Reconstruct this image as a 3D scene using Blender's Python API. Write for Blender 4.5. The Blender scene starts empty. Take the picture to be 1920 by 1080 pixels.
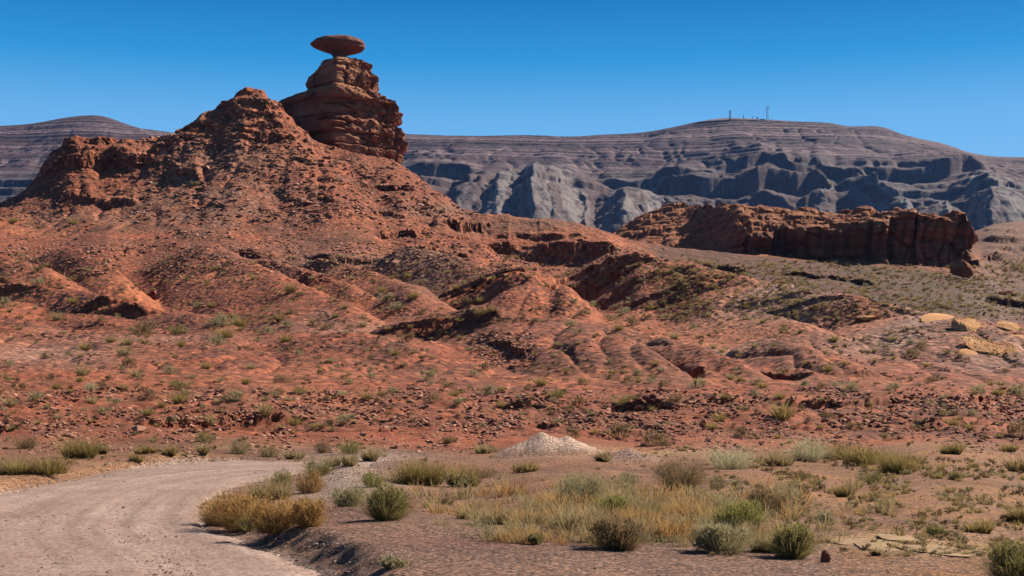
import bpy, math, random
import numpy as np

C = bpy.context.scene
COL = C.collection
rad = math.radians
rng = np.random.default_rng(7)
random.seed(7)

# ------------------------------------------------------------------ camera, sky, sun
F = 2667.0            # focal length in photograph pixels (50 mm on 36 mm)
EYE = 2.0             # eye height over the road
HZ = 760.0            # photograph row of the eye level
cam = bpy.data.cameras.new('camera'); cam_o = bpy.data.objects.new('camera', cam); COL.objects.link(cam_o)
cam.lens = 50.0; cam.sensor_width = 36.0; cam.sensor_fit = 'HORIZONTAL'
cam.shift_y = (HZ - 540.0) / 1920.0
cam.clip_start = 0.5; cam.clip_end = 60000
cam_o.location = (0, 0, EYE); cam_o.rotation_euler = (rad(90), 0, 0)
C.camera = cam_o

SUN_EL, SUN_AZ = 41.0, 31.0      # azimuth measured from +X (photo right) towards +Y (away from the viewer)
sx, sy, sz = (math.cos(rad(SUN_EL)) * math.cos(rad(SUN_AZ)), math.cos(rad(SUN_EL)) * math.sin(rad(SUN_AZ)), math.sin(rad(SUN_EL)))
sun = bpy.data.lights.new('sun', 'SUN'); sun_o = bpy.data.objects.new('sun', sun); COL.objects.link(sun_o)
sun.energy = 5.0; sun.angle = rad(0.5); sun.color = (1.0, 0.90, 0.75)
import mathutils
sun_o.rotation_euler = mathutils.Vector((sx, sy, sz)).to_track_quat('Z', 'Y').to_euler()

W = bpy.data.worlds.new('World'); C.world = W; W.use_nodes = True
wn = W.node_tree.nodes; wl = W.node_tree.links
wn.clear()
wo = wn.new('ShaderNodeOutputWorld'); bg = wn.new('ShaderNodeBackground')
sky = wn.new('ShaderNodeTexSky'); sky.sky_type = 'NISHITA'; sky.sun_disc = False
sky.sun_elevation = rad(SUN_EL); sky.sun_rotation = rad(90 - SUN_AZ)
sky.altitude = 1300; sky.air_density = 1.0; sky.dust_density = 0.4; sky.ozone_density = 3.0
hs = wn.new('ShaderNodeHueSaturation'); hs.inputs['Saturation'].default_value = 1.1; hs.inputs['Value'].default_value = 1.0
wl.new(sky.outputs[0], hs.inputs['Color'])
# desert air is paler towards the horizon and deep blue above: a gradient by elevation laid over the physical sky
tc = wn.new('ShaderNodeTexCoord'); sp_ = wn.new('ShaderNodeSeparateXYZ'); wl.new(tc.outputs['Generated'], sp_.inputs[0])
rp = wn.new('ShaderNodeValToRGB'); wl.new(sp_.outputs['Z'], rp.inputs[0])
for k_, (p_, c_) in enumerate([(0.0, (0.27, 0.58, 1.0)), (0.17, (0.185, 0.51, 0.93)), (0.195, (0.145, 0.465, 0.88)), (0.235, (0.02, 0.32, 0.73)), (0.28, (0.0, 0.18, 0.54)), (0.6, (0.0, 0.15, 0.45))]):
    e_ = rp.color_ramp.elements[k_] if k_ < 2 else rp.color_ramp.elements.new(p_)
    e_.position = p_; e_.color = (*c_, 1)
sc_m = wn.new('ShaderNodeVectorMath'); sc_m.operation = 'SCALE'; sc_m.inputs['Scale'].default_value = 7.3; wl.new(rp.outputs[0], sc_m.inputs[0])
wf = wn.new('ShaderNodeMapRange'); wl.new(sp_.outputs['Z'], wf.inputs['Value']); wf.inputs['From Min'].default_value = 0.3; wf.inputs['From Max'].default_value = 0.6; wf.inputs['To Min'].default_value = 0.98; wf.inputs['To Max'].default_value = 0.0
wm = wn.new('ShaderNodeMix'); wm.data_type = 'RGBA'; wl.new(wf.outputs[0], wm.inputs[0]); wl.new(hs.outputs[0], wm.inputs[6]); wl.new(sc_m.outputs[0], wm.inputs[7])
wl.new(wm.outputs[2], bg.inputs[0]); wl.new(bg.outputs[0], wo.inputs[0])
bg.inputs[1].default_value = 0.05

C.view_settings.view_transform = 'Standard'; C.view_settings.look = 'None'
C.view_settings.exposure = 1.35; C.view_settings.gamma = 1.0
C.cycles.max_bounces = 4; C.cycles.diffuse_bounces = 2; C.cycles.transparent_max_bounces = 4
C.cycles.volume_bounces = 0

# ------------------------------------------------------------------ numpy noise
_P = rng.permutation(4096).astype(np.int32)
_G2 = np.stack([np.cos(np.arange(4096) * 2.399963), np.sin(np.arange(4096) * 2.399963)], 1).astype(np.float32)
_g = rng.normal(size=(4096, 3)); _G3 = (_g / np.linalg.norm(_g, axis=1)[:, None]).astype(np.float32)
_R1 = rng.random(4096).astype(np.float32); _R2 = rng.random(4096).astype(np.float32); _R3 = rng.random(4096).astype(np.float32)

def _h2(i, j): return _P[(_P[i & 4095] + j) & 4095]
def _h3(i, j, k): return _P[(_P[(_P[i & 4095] + j) & 4095] + k) & 4095]

def perlin2(x, y):
    x = np.asarray(x, np.float32); y = np.asarray(y, np.float32); x, y = np.broadcast_arrays(x, y)
    xi = np.floor(x).astype(np.int32); yi = np.floor(y).astype(np.int32)
    fx = x - xi; fy = y - yi
    u = fx * fx * fx * (fx * (fx * 6 - 15) + 10); v = fy * fy * fy * (fy * (fy * 6 - 15) + 10)
    def g(a, b):
        G = _G2[_h2(xi + a, yi + b)]
        return G[..., 0] * (fx - a) + G[..., 1] * (fy - b)
    a = g(0, 0); b = g(1, 0); c = g(0, 1); d = g(1, 1)
    return ((a + u * (b - a)) * (1 - v) + (c + u * (d - c)) * v) * 1.5

def perlin3(x, y, z):
    x, y, z = np.broadcast_arrays(np.asarray(x, np.float32), np.asarray(y, np.float32), np.asarray(z, np.float32))
    xi = np.floor(x).astype(np.int32); yi = np.floor(y).astype(np.int32); zi = np.floor(z).astype(np.int32)
    fx = x - xi; fy = y - yi; fz = z - zi
    s = lambda t: t * t * t * (t * (t * 6 - 15) + 10)
    u, v, w = s(fx), s(fy), s(fz)
    def g(a, b, c):
        G = _G3[_h3(xi + a, yi + b, zi + c)]
        return G[..., 0] * (fx - a) + G[..., 1] * (fy - b) + G[..., 2] * (fz - c)
    def pl(c):
        a0 = g(0, 0, c); a1 = g(1, 0, c); b0 = g(0, 1, c); b1 = g(1, 1, c)
        return (a0 + u * (a1 - a0)) * (1 - v) + (b0 + u * (b1 - b0)) * v
    return (pl(0) * (1 - w) + pl(1) * w) * 1.5

def fbm2(x, y, o=4, lac=2.03, gain=0.5):
    r = 0; a = 1; f = 1
    for k in range(o):
        r = r + a * perlin2(x * f + 17.3 * k, y * f - 9.1 * k); a *= gain; f *= lac
    return r

def fbm3(x, y, z, o=4, gain=0.5):
    r = 0; a = 1; f = 1
    for k in range(o):
        r = r + a * perlin3(x * f + 17.3 * k, y * f - 9.1 * k, z * f + 3.7 * k); a *= gain; f *= 2.03
    return r

def worley2(x, y):
    """F1, F2 and a random number per cell"""
    x = np.asarray(x, np.float32); y = np.asarray(y, np.float32)
    xi = np.floor(x).astype(np.int32); yi = np.floor(y).astype(np.int32)
    f1 = np.full(x.shape, 9, np.float32); f2 = f1.copy(); cid = np.zeros(x.shape, np.float32)
    for a in (-1, 0, 1):
        for b in (-1, 0, 1):
            h = _h2(xi + a, yi + b)
            d = (xi + a + _R1[h] - x) ** 2 + (yi + b + _R2[h] - y) ** 2
            m = d < f1
            f2 = np.where(m, f1, np.minimum(f2, d)); cid = np.where(m, _R3[h], cid); f1 = np.where(m, d, f1)
    return np.sqrt(f1), np.sqrt(f2), cid

def sstep(a, b, x):
    t = np.clip((x - a) / (b - a), 0, 1); return t * t * (3 - 2 * t)

# ------------------------------------------------------------------ mesh helpers
def tag(o, label=None, cat=None, group=None, kind=None):
    if label: o['label'] = label
    if cat: o['category'] = cat
    if group: o['group'] = group
    if kind: o['kind'] = kind
    return o

def link(name, me, mat=None, parent=None, loc=None):
    o = bpy.data.objects.new(name, me); COL.objects.link(o)
    if mat is not None and me is not None and not me.materials: me.materials.append(mat)
    if parent is not None: o.parent = parent
    if loc is not None: o.location = loc
    return o

def raw_mesh(name, V, faces, smooth=False, attrs=None):
    """V (n,3); faces (m,k) int array, all the same size k"""
    me = bpy.data.meshes.new(name)
    V = np.ascontiguousarray(V, np.float32); faces = np.ascontiguousarray(faces, np.int32)
    m, k = faces.shape
    me.vertices.add(len(V)); me.vertices.foreach_set('co', V.ravel())
    me.loops.add(m * k); me.loops.foreach_set('vertex_index', faces.ravel())
    me.polygons.add(m)
    me.polygons.foreach_set('loop_start', np.arange(0, m * k, k, dtype=np.int32))
    me.polygons.foreach_set('use_smooth', np.full(m, smooth, dtype=bool))
    me.update(calc_edges=True)
    for an, A in (attrs or {}).items():
        A = np.asarray(A, np.float32)
        if A.ndim == 2:
            at = me.attributes.new(an, 'FLOAT_COLOR', 'POINT')
            at.data.foreach_set('color', np.concatenate([A, np.ones((len(A), 1), np.float32)], 1).ravel())
        else:
            at = me.attributes.new(an, 'FLOAT', 'POINT'); at.data.foreach_set('value', A.ravel())
    return me

def grid_faces(nr, nc, wrap=False):
    i = np.arange(nr - 1)[:, None]; j = np.arange(nc if wrap else nc - 1)[None, :]
    j2 = (j + 1) % nc
    a = i * nc + j; b = i * nc + j2; c = (i + 1) * nc + j2; d = (i + 1) * nc + j
    return np.stack([a, b, c, d], -1).reshape(-1, 4)

def at(px, py, Y):
    """pixel row/column of the photograph and a distance -> point in the place"""
    return ((px - 960.0) / F * Y, Y, EYE + (HZ - py) / F * Y)

# ------------------------------------------------------------------ materials
class NT:
    def __init__(s, name, k=0.45):
        s.k = k                       # overall albedo
        s.m = bpy.data.materials.new(name); s.m.use_nodes = True
        s.n = s.m.node_tree.nodes; s.l = s.m.node_tree.links
        s.b = s.n['Principled BSDF']; s.b.inputs['Roughness'].default_value = 0.95
        s.b.inputs['Specular IOR Level'].default_value = 0.15
        s.out = s.n['Material Output']
    def node(s, t, **kw):
        nd = s.n.new(t)
        for k, v in kw.items():
            if k.startswith('_'): setattr(nd, k[1:], v)
            else: nd.inputs[k.replace('__', ' ')].default_value = v
        return nd
    def noise(s, scale, detail=4, rough=0.55, co=None):
        nd = s.node('ShaderNodeTexNoise', Scale=scale, Detail=detail, Roughness=rough)
        s.l.new(co if co is not None else s.pos(), nd.inputs['Vector']); return nd.outputs['Fac']
    def voronoi(s, scale, feat='F1', out='Distance', co=None):
        nd = s.node('ShaderNodeTexVoronoi', Scale=scale, _feature=feat)
        s.l.new(co if co is not None else s.pos(), nd.inputs['Vector']); return nd.outputs[out]
    def pos(s):
        if not hasattr(s, '_p'): s._p = s.n.new('ShaderNodeNewGeometry').outputs['Position']
        return s._p
    def scaled(s, v):
        mp = s.n.new('ShaderNodeMapping'); s.l.new(s.pos(), mp.inputs[0]); mp.inputs['Scale'].default_value = v
        return mp.outputs[0]
    def ramp(s, fac, stops):
        r = s.n.new('ShaderNodeValToRGB'); s.l.new(fac, r.inputs[0])
        el = r.color_ramp.elements
        while len(el) < len(stops): el.new(0.5)
        for e, (p, c) in zip(el, stops):
            e.position = p; e.color = (*c, 1) if len(c) == 3 else c
        return r.outputs[0]
    def mix(s, fac, a, b, mode='MIX'):
        nd = s.n.new('ShaderNodeMix'); nd.data_type = 'RGBA'; nd.blend_type = mode
        for sock, v in ((nd.inputs[0], fac), (nd.inputs[6], a), (nd.inputs[7], b)):
            if hasattr(v, 'node'): s.l.new(v, sock)
            elif isinstance(v, (int, float)): sock.default_value = v
            else: sock.default_value = (*v, 1)
        return nd.outputs[2]
    def math(s, op, a, b=None):
        nd = s.n.new('ShaderNodeMath'); nd.operation = op
        for sock, v in ((nd.inputs[0], a), (nd.inputs[1], b)):
            if v is None: continue
            if hasattr(v, 'node'): s.l.new(v, sock)
            else: sock.default_value = v
        return nd.outputs[0]
    def attr(s, name, out='Color'):
        nd = s.n.new('ShaderNodeAttribute'); nd.attribute_name = name; return nd.outputs[out]
    def bump(s, h, strength=0.5, dist=0.1, prev=None):
        nd = s.n.new('ShaderNodeBump'); nd.inputs['Strength'].default_value = strength; nd.inputs['Distance'].default_value = dist
        s.l.new(h, nd.inputs['Height'])
        if prev is not None: s.l.new(prev, nd.inputs['Normal'])
        return nd.outputs[0]
    def done(s, col, normal=None):
        s.l.new(s.mix(1.0, col, (s.k, s.k, s.k), 'MULTIPLY'), s.b.inputs['Base Color'])
        if normal is not None: s.l.new(normal, s.b.inputs['Normal'])
        return s.m

def mat_ground():
    t = NT('desert_ground', 0.435)
    base = t.attr('tint')
    near = t.attr('near', 'Fac')
    # stones at three sizes, each only where it is big enough to be seen
    n1 = t.noise(0.13, 6, 0.62)
    c = t.mix(0.75, base, t.ramp(n1, [(0.28, (0.55, 0.52, 0.50)), (0.5, (1, 1, 1)), (0.72, (1.32, 1.25, 1.2))]), 'MULTIPLY')
    far = t.ramp(t.voronoi(1.25, out='Color'), [(0.22, (0.42, 0.40, 0.40)), (0.4, (0.8, 0.79, 0.79)), (0.55, (1.02, 1.02, 1.02)), (0.68, (1.3, 1.27, 1.25)), (0.8, (2.0, 2.0, 1.95))])
    sml = t.ramp(t.voronoi(26.0, out='Color'), [(0.22, (0.28, 0.25, 0.25)), (0.38, (0.72, 0.70, 0.70)), (0.55, (1.0, 1.0, 1.0)), (0.68, (1.4, 1.37, 1.35)), (0.8, (2.3, 2.25, 2.2))])
    chips = t.mix(near, far, sml)
    c = t.mix(t.math('ADD', 0.66, t.math('MULTIPLY', near, 0.2)), c, chips, 'MULTIPLY')
    n2 = t.noise(2.2, 5, 0.65)
    c = t.mix(0.6, c, t.ramp(n2, [(0.3, (0.7, 0.68, 0.66)), (0.6, (1.08, 1.06, 1.05))]), 'MULTIPLY')
    hb = t.mix(near, t.voronoi(1.1), t.math('MULTIPLY', t.noise(14.0, 6, 0.75), 0.16))
    b1 = t.bump(hb, 0.8, 0.3)
    nd = t.node('ShaderNodeBump'); 
    b2 = t.bump(t.noise(9.0, 4, 0.7), 0.5, 0.06, b1)
    return t.done(c, b2)

def mat_road():
    t = NT('dirt_road', 0.46)
    n = t.noise(0.5, 5, 0.6)
    c = t.ramp(n, [(0.3, (0.38, 0.245, 0.195)), (0.7, (0.48, 0.345, 0.285))])
    tr = t.noise(1.0, 4, 0.6, t.attr('lane', 'Vector'))
    c = t.mix(0.6, c, t.ramp(tr, [(0.36, (0.66, 0.62, 0.60)), (0.5, (1.0, 0.98, 0.97)), (0.64, (1.22, 1.22, 1.22))]), 'MULTIPLY')
    g = t.ramp(t.voronoi(24.0, out='Color'), [(0.24, (0.30, 0.28, 0.28)), (0.34, (0.82, 0.82, 0.82)), (0.45, (1, 1, 1)), (0.66, (1.06, 1.06, 1.06)), (0.78, (1.5, 1.5, 1.5))])
    c = t.mix(0.6, c, g, 'MULTIPLY')
    b = t.bump(t.noise(18.0, 5, 0.7), 0.5, 0.04)
    return t.done(c, b)

def mat_rock(name, a, b, c3, band=0.35, scale=1.0, bump=0.5, k=0.42):
    t = NT(name, k)
    st = t.noise(1.0, 5, 0.6, t.scaled((0.05 * scale, 0.05 * scale, band)))
    n = t.noise(0.35 * scale, 6, 0.6)
    c = t.ramp(st, [(0.3, a), (0.5, b), (0.68, c3)])
    c = t.mix(0.7, c, t.ramp(n, [(0.3, (0.62, 0.6, 0.58)), (0.6, (1.1, 1.1, 1.1)), (0.8, (1.25, 1.22, 1.2))]), 'MULTIPLY')
    if name == 'slickrock': c = t.mix(t.math('MULTIPLY', t.attr('cliff_shade', 'Fac'), 0.55), c, (0.10, 0.036, 0.022))   # shade of the cliff wall put into its colour
    h = t.bump(t.noise(1.2 * scale, 6, 0.65), bump, 0.5 / scale)
    return t.done(c, h)

def mat_stone(name, a, b, k=0.55):
    t = NT(name, k)
    oi = t.n.new('ShaderNodeObjectInfo')
    r = t.attr('shade', 'Fac')
    c = t.ramp(t.math('FRACT', t.math('ADD', r, oi.outputs['Random'])), [(0.0, a), (1.0, b)])
    c = t.mix(0.6, c, t.ramp(t.noise(3.0, 5, 0.6), [(0.3, (0.7, 0.68, 0.66)), (0.65, (1.15, 1.12, 1.1))]), 'MULTIPLY')
    return t.done(c, t.bump(t.noise(6.0, 5, 0.65), 0.4, 0.08))

def mat_leaf(name, a, b, tip):
    t = NT(name)
    oi = t.n.new('ShaderNodeObjectInfo')
    c = t.ramp(t.math('FRACT', t.math('ADD', t.attr('shade', 'Fac'), oi.outputs['Random'])), [(0.0, a), (0.5, b), (1.0, a)])
    c = t.mix(t.math('MULTIPLY', t.attr('tipw', 'Fac'), 0.7), c, tip)
    c = t.mix(1.0, c, (0.70, 0.67, 0.64), 'MULTIPLY'); tr = t.n.new('ShaderNodeBsdfTranslucent'); t.l.new(c, tr.inputs[0])
    ms = t.n.new('ShaderNodeMixShader'); ms.inputs[0].default_value = 0.42
    t.l.new(c, t.b.inputs['Base Color'])
    t.l.new(t.b.outputs[0], ms.inputs[1]); t.l.new(tr.outputs[0], ms.inputs[2]); t.l.new(ms.outputs[0], t.out.inputs[0])
    return t.m

def mat_plain(name, c, rough=0.6, metal=0.0):
    t = NT(name); t.b.inputs['Roughness'].default_value = rough; t.b.inputs['Metallic'].default_value = metal
    n = t.noise(0.6, 4, 0.6)
    return t.done(t.ramp(n, [(0.3, tuple(x * 0.8 for x in c)), (0.7, tuple(min(1, x * 1.1) for x in c))]))

MG = mat_ground(); MR = mat_road()

# ------------------------------------------------------------------ the ground
_lny = np.linspace(math.log(4), math.log(9000), 4000)
_vn = [(4, 18), (6, 16), (10, 13), (17, 10.8), (25, 9.7), (40, 8.9), (55, 8.5), (75, 8.1), (95, 7.5), (130, 6.9), (190, 5.7), (260, 4.5),
       (330, 3.6), (380, 2.5), (440, 0.8), (460, 0.3), (520, -0.4), (700, -1.2), (1200, -2.2), (2500, -2.8), (9000, -3.4)]
_vt = np.interp(_lny, [math.log(a) for a, b in _vn], [b for a, b in _vn])
_k = np.ones(161) / 161
_vt = np.convolve(np.pad(_vt, 80, mode='reflect', reflect_type='odd'), _k, 'valid')
def v_of(Y): return np.interp(np.log(Y), _lny, _vt)
def Y_of(v): return np.exp(np.interp(-np.asarray(v), -_vt, _lny))

def tps_fit(U, Vv, val, lam=1e-4):
    n = len(U); P = np.stack([U, Vv], 1)
    d = ((P[:, None] - P[None]) ** 2).sum(-1)
    K = 0.5 * d * np.log(d + 1e-12)
    K[np.arange(n), np.arange(n)] = lam
    Q = np.concatenate([np.ones((n, 1)), P], 1)
    A = np.zeros((n + 3, n + 3)); A[:n, :n] = K; A[:n, n:] = Q; A[n:, :n] = Q.T
    s = np.linalg.lstsq(A, np.concatenate([val, [0, 0, 0]]), rcond=None)[0]
    return P, s
def tps_eval(fit, U, Vv):
    P, s = fit; n = len(P); q = np.stack([U.ravel(), Vv.ravel()], 1); out = np.empty(len(q))
    for i in range(0, len(q), 20000):
        c = q[i:i + 20000]; d = ((c[:, None] - P[None]) ** 2).sum(-1)
        out[i:i + 20000] = (0.5 * d * np.log(d + 1e-12)) @ s[:n] + s[n] + c @ s[n + 1:]
    return out.reshape(U.shape)

CP = []      # (px, py, Y) samples of the terrain, read off the photograph with an estimated distance
def flat(px, Y, z=0.0): CP.append((px, HZ - (z - EYE) * F / Y, Y))
for Y in (4.5, 6, 9, 12, 17, 25, 35):
    for px in (-320, 0, 350, 700, 1050, 1400, 1750, 2200): flat(px, Y)
for px, Y in ((-320, 46), (0, 47), (200, 51), (560, 54), (750, 60), (900, 68), (1200, 68), (1400, 68), (1600, 72), (1920, 74), (2200, 76)): flat(px, Y)
CP += [(-320,800,75),(0,800,75),(200,798,78),(450,790,84),(620,793,86),(820,780,92),(1050,770,98),(1200,766,98),(1400,760,102),(1600,752,106),(1800,748,110),(2200,748,114)]
CP += [(-320,745,100),(0,740,102),(250,735,108),(500,725,118),(700,722,122),(950,720,128),(1150,714,128),(1300,714,128),(1500,722,126),(1700,726,128),(1920,728,132),(2200,730,134)]
CP += [(-320,690,140),(-100,690,135),(150,685,136),(400,665,148),(700,660,150),(870,655,160)]
CP += [(-320,645,170),(0,640,170),(120,632,178),(250,622,184),(430,611,188),(600,607,190),(750,606,190),(880,610,190)]
CP += [(450,613,202),(600,611,203),(750,610,203),(880,606,205),(100,612,200),(250,606,205)]
CP += [(930,616,186),(1000,638,178),(1100,655,165),(1180,682,147),(1260,711,130)]
CP += [(1000,632,203),(1060,632,205),(1120,640,197),(1200,650,188),(1180,665,172)]
CP += [(1250,664,165),(1310,670,160),(1360,690,148),(1410,710,132),(1260,700,142)]
CP += [(1310,646,190),(1440,640,190),(1560,640,185),(1700,660,175),(1800,668,166),(1920,680,160),(2200,692,155),(1450,690,146),(1600,690,146),(1750,700,142)]
# spurs and gullies
CP += [(-320,545,250),(-60,535,262),(20,545,250),(150,560,240),(260,585,225),(370,609,205)]
CP += [(60,500,310),(130,492,315),(195,520,290),(235,550,262)]
CP += [(228,515,312),(252,552,285),(262,570,262),(330,592,232)]
CP += [(400,492,318),(455,518,290),(520,543,264),(590,573,238),(650,600,210)]
CP += [(320,503,318),(310,535,288)]
CP += [(560,515,316),(640,550,288),(690,578,258),(755,600,218)]
CP += [(760,503,322),(850,523,300),(940,545,274),(1010,562,258),(1055,585,242)]
CP += [(1060,605,226),(1030,592,252),(1060,572,275),(1090,560,288)]
CP += [(1140,535,285),(1200,522,280),(1300,545,265),(1400,570,250),(1500,590,235),(1600,605,225),(1700,628,210),(1800,650,195),(1890,666,184),(2200,690,180)]
CP += [(1150,585,245),(1250,600,230),(1400,618,212),(1150,618,212),(1550,630,195)]
CP += [(1480,577,285),(1560,572,298),(1630,592,280),(1700,602,268),(1800,604,265),(1920,612,260),(2200,620,260),(1700,628,232),(1780,642,225),(1880,650,222),(1400,565,285),(1300,548,300)]
# bench with the broken ledge
CP += [(-320,470,325),(0,472,328),(200,472,330),(400,478,332),(600,486,332),(760,493,330),(880,507,322),(950,522,312)]
CP += [(-320,450,350),(0,447,352),(250,445,355),(450,450,355),(600,466,350),(720,482,344)]
# right apron
CP += [(1250,550,325),(1350,555,325),(1450,560,318),(1600,566,325),(1750,572,325),(1900,588,316),(2200,596,316)]
CP += [(1250,490,400),(1350,500,400),(1450,508,400),(1560,518,395),(1650,535,380),(1780,550,376),(1900,566,366),(2200,575,366)]
CP += [(1200,460,520),(1300,470,500),(1400,478,490),(1500,490,480),(1600,500,475),(1750,525,460),(1850,535,465),(1920,545,465),(2200,550,465)]
# saddle with the dark scarp
CP += [(900,412,422),(960,415,425),(1040,425,425),(1120,447,420),(1170,465,410),(1230,484,400)]
CP += [(920,470,402),(1000,485,400),(1080,490,396),(1150,488,394),(960,512,340),(1050,522,335),(1130,512,350),(1200,502,370)]
CP += [(800,455,365),(850,450,375),(900,455,372),(850,482,352),(920,487,348),(720,395,400),(780,400,402)]
# the cone hill
CP += [(-320,440,430),(-120,410,430),(0,378,430),(50,348,430),(85,305,428),(120,268,428),(200,268,432),(280,262,436),(330,240,440),(380,212,443),(425,188,445),
       (455,167,446),(480,166,446),(515,195,446),(550,228,445),(580,262,444),(650,288,442),(745,312,440),(800,340,436),(850,382,430),(890,409,424)]
CP += [(-150,430,380),(0,430,372),(100,385,402),(200,360,406),(200,420,370),(300,330,412),(350,300,418),(300,400,378),(420,300,416),(450,380,382),(420,430,360),
       (500,300,415),(560,340,402),(600,420,368),(650,380,386),(600,300,424),(700,340,416),(700,440,362),(750,375,402),(820,405,402),(480,225,432),(400,245,430)]
CP += [(200,330,470),(350,300,470),(470,240,472),(640,318,480),(560,300,480),(760,335,476),(850,410,470),(60,400,470),(-150,460,480),(900,440,470),(1000,450,480),(1100,458,480)]
for px in (-320, 0, 300, 600, 850, 1050): CP.append((px, 470, 560))
for Y in (800, 1400, 2600, 8800):
    for px in (-320, 200, 600, 1000, 1300, 1600): CP.append((px, 478, Y))
CP += [(1200,462,620),(1400,470,640),(1600,470,640),(1750,460,640),(1860,432,620),(1920,430,620),(2200,430,620),(1880,505,520),(1960,500,525),(2200,500,525),
       (1860,428,800),(2000,426,800),(2200,426,800),(1900,440,1400),(2200,440,1400),(1900,470,2600),(2200,470,2600),(1900,478,8800),(2200,478,8800)]
CP = np.array(CP, float)
resid = (HZ - CP[:, 1]) + EYE * F / CP[:, 2]
fit = tps_fit(CP[:, 0] / 100, v_of(CP[:, 2]), resid, 2e-4)

# coarse terrain
cpx = np.arange(-260, 2181, 10.0); cv = np.arange(_vt.max() - 0.3, -3.3, -0.05)
cU, cV = np.meshgrid(cpx, cv)
cR = tps_eval(fit, cU / 100, cV)
cY = Y_of(cv)
cPY = HZ + EYE * F / cY[:, None] - cR
def bilin(G, px, v):
    i = np.clip((cv[0] - v) / 0.05, 0, len(cv) - 1.001); j = np.clip((px - cpx[0]) / 10.0, 0, len(cpx) - 1.001)
    i0 = i.astype(int); j0 = j.astype(int); a = i - i0; b = j - j0
    return (G[i0, j0] * (1 - a) + G[i0 + 1, j0] * a) * (1 - b) + (G[i0, j0 + 1] * (1 - a) + G[i0 + 1, j0 + 1] * a) * b
def Y_coarse(px, py):
    """distance at which the terrain first reaches that row of the photograph"""
    col = bilin(cPY, np.full(len(cv), float(px)), cv)
    k = np.where((col <= py) & (cY > 12))[0]
    if len(k) == 0: return cY[np.argmin(np.where((cY > 12) & (cY < 900), col, 9e9))]
    k = k[0]
    if k == 0: return cY[0]
    t = (col[k - 1] - py) / max(1e-6, col[k - 1] - col[k]); return math.exp(math.log(cY[k - 1]) * (1 - t) + math.log(cY[k]) * t)

# fine terrain
fpx = np.arange(-240, 2161, 2.4)
_w = 2.4 * np.cumsum(1.13 ** np.arange(1, 45)); fpx = np.concatenate([fpx[0] - _w[::-1], fpx, fpx[-1] + _w])
def jx(px): return np.interp(px, fpx, np.arange(len(fpx)))
fv = np.concatenate([np.arange(16.5, 11.2, -0.03), np.arange(11.2, 8.2, -0.0085), np.arange(8.2, 6.9, -0.0036), np.arange(6.9, 5.6, -0.006), np.arange(5.6, 3.6, -0.0062), np.arange(3.6, -0.2, -0.0085), np.arange(-0.2, -1.1, -0.009), np.arange(-1.1, -1.2, -0.02), np.arange(-1.2, -3.3, -0.03)])
PX, VV = np.meshgrid(fpx, fv)
fY = Y_of(fv); YY = np.broadcast_to(fY[:, None], PX.shape)
XX = ((PX - 960.0) / F * YY).astype(np.float32); YYf = YY.astype(np.float32)
Z = bilin(cR, PX, VV) * YY / F
PY0 = HZ - (Z - EYE) * F / YY

# --- spurs: crest lines read off the photograph, (height, left width, right width) in photograph pixels
GSP = [([(-60,535),(20,545),(150,562),(260,586),(370,608)], 16, 50, 60), ([(120,488),(190,516),(238,548),(252,566)], 22, 70, 34), ([(395,490),(455,518),(520,543),(590,573),(645,602)], 24, 130, 64),
       ([(500,505),(570,525),(640,545),(690,575)], 18, 50, 44), ([(760,502),(850,523),(940,545),(1010,562),(1055,588)], 32, 110, 50),
       ([(1140,533),(1200,523),(1300,545),(1400,570),(1500,590),(1600,605),(1700,628),(1800,650),(1890,668)], 34, 150, 70), ([(890,615),(1000,638),(1100,655),(1180,682),(1262,712)], 30, 150, 40),
       ([(1225,655),(1300,668),(1360,690),(1415,712)], 20, 60, 30), ([(1430,650),(1500,665),(1560,690),(1610,712)], 16, 60, 60), ([(640,625),(760,650),(860,680),(930,705)], 10, 90, 60), ([(30,600),(90,625)], 8, 60, 60), ([(0,500),(60,520),(110,548)], 20, 80, 50), ([(600,505),(660,520),(720,545),(780,575)], 20, 70, 50), ([(860,515),(960,530),(1040,548)], 16, 70, 50), ([(1330,560),(1400,585),(1470,612),(1540,640)], 14, 90, 60), ([(1040,600),(1120,612),(1220,632)], 10, 90, 50), ([(150,600),(260,612)], 8, 80, 60), ([(480,585),(560,600)], 10, 70, 60)]
gb = np.zeros(PX.shape, np.float32)
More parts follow.
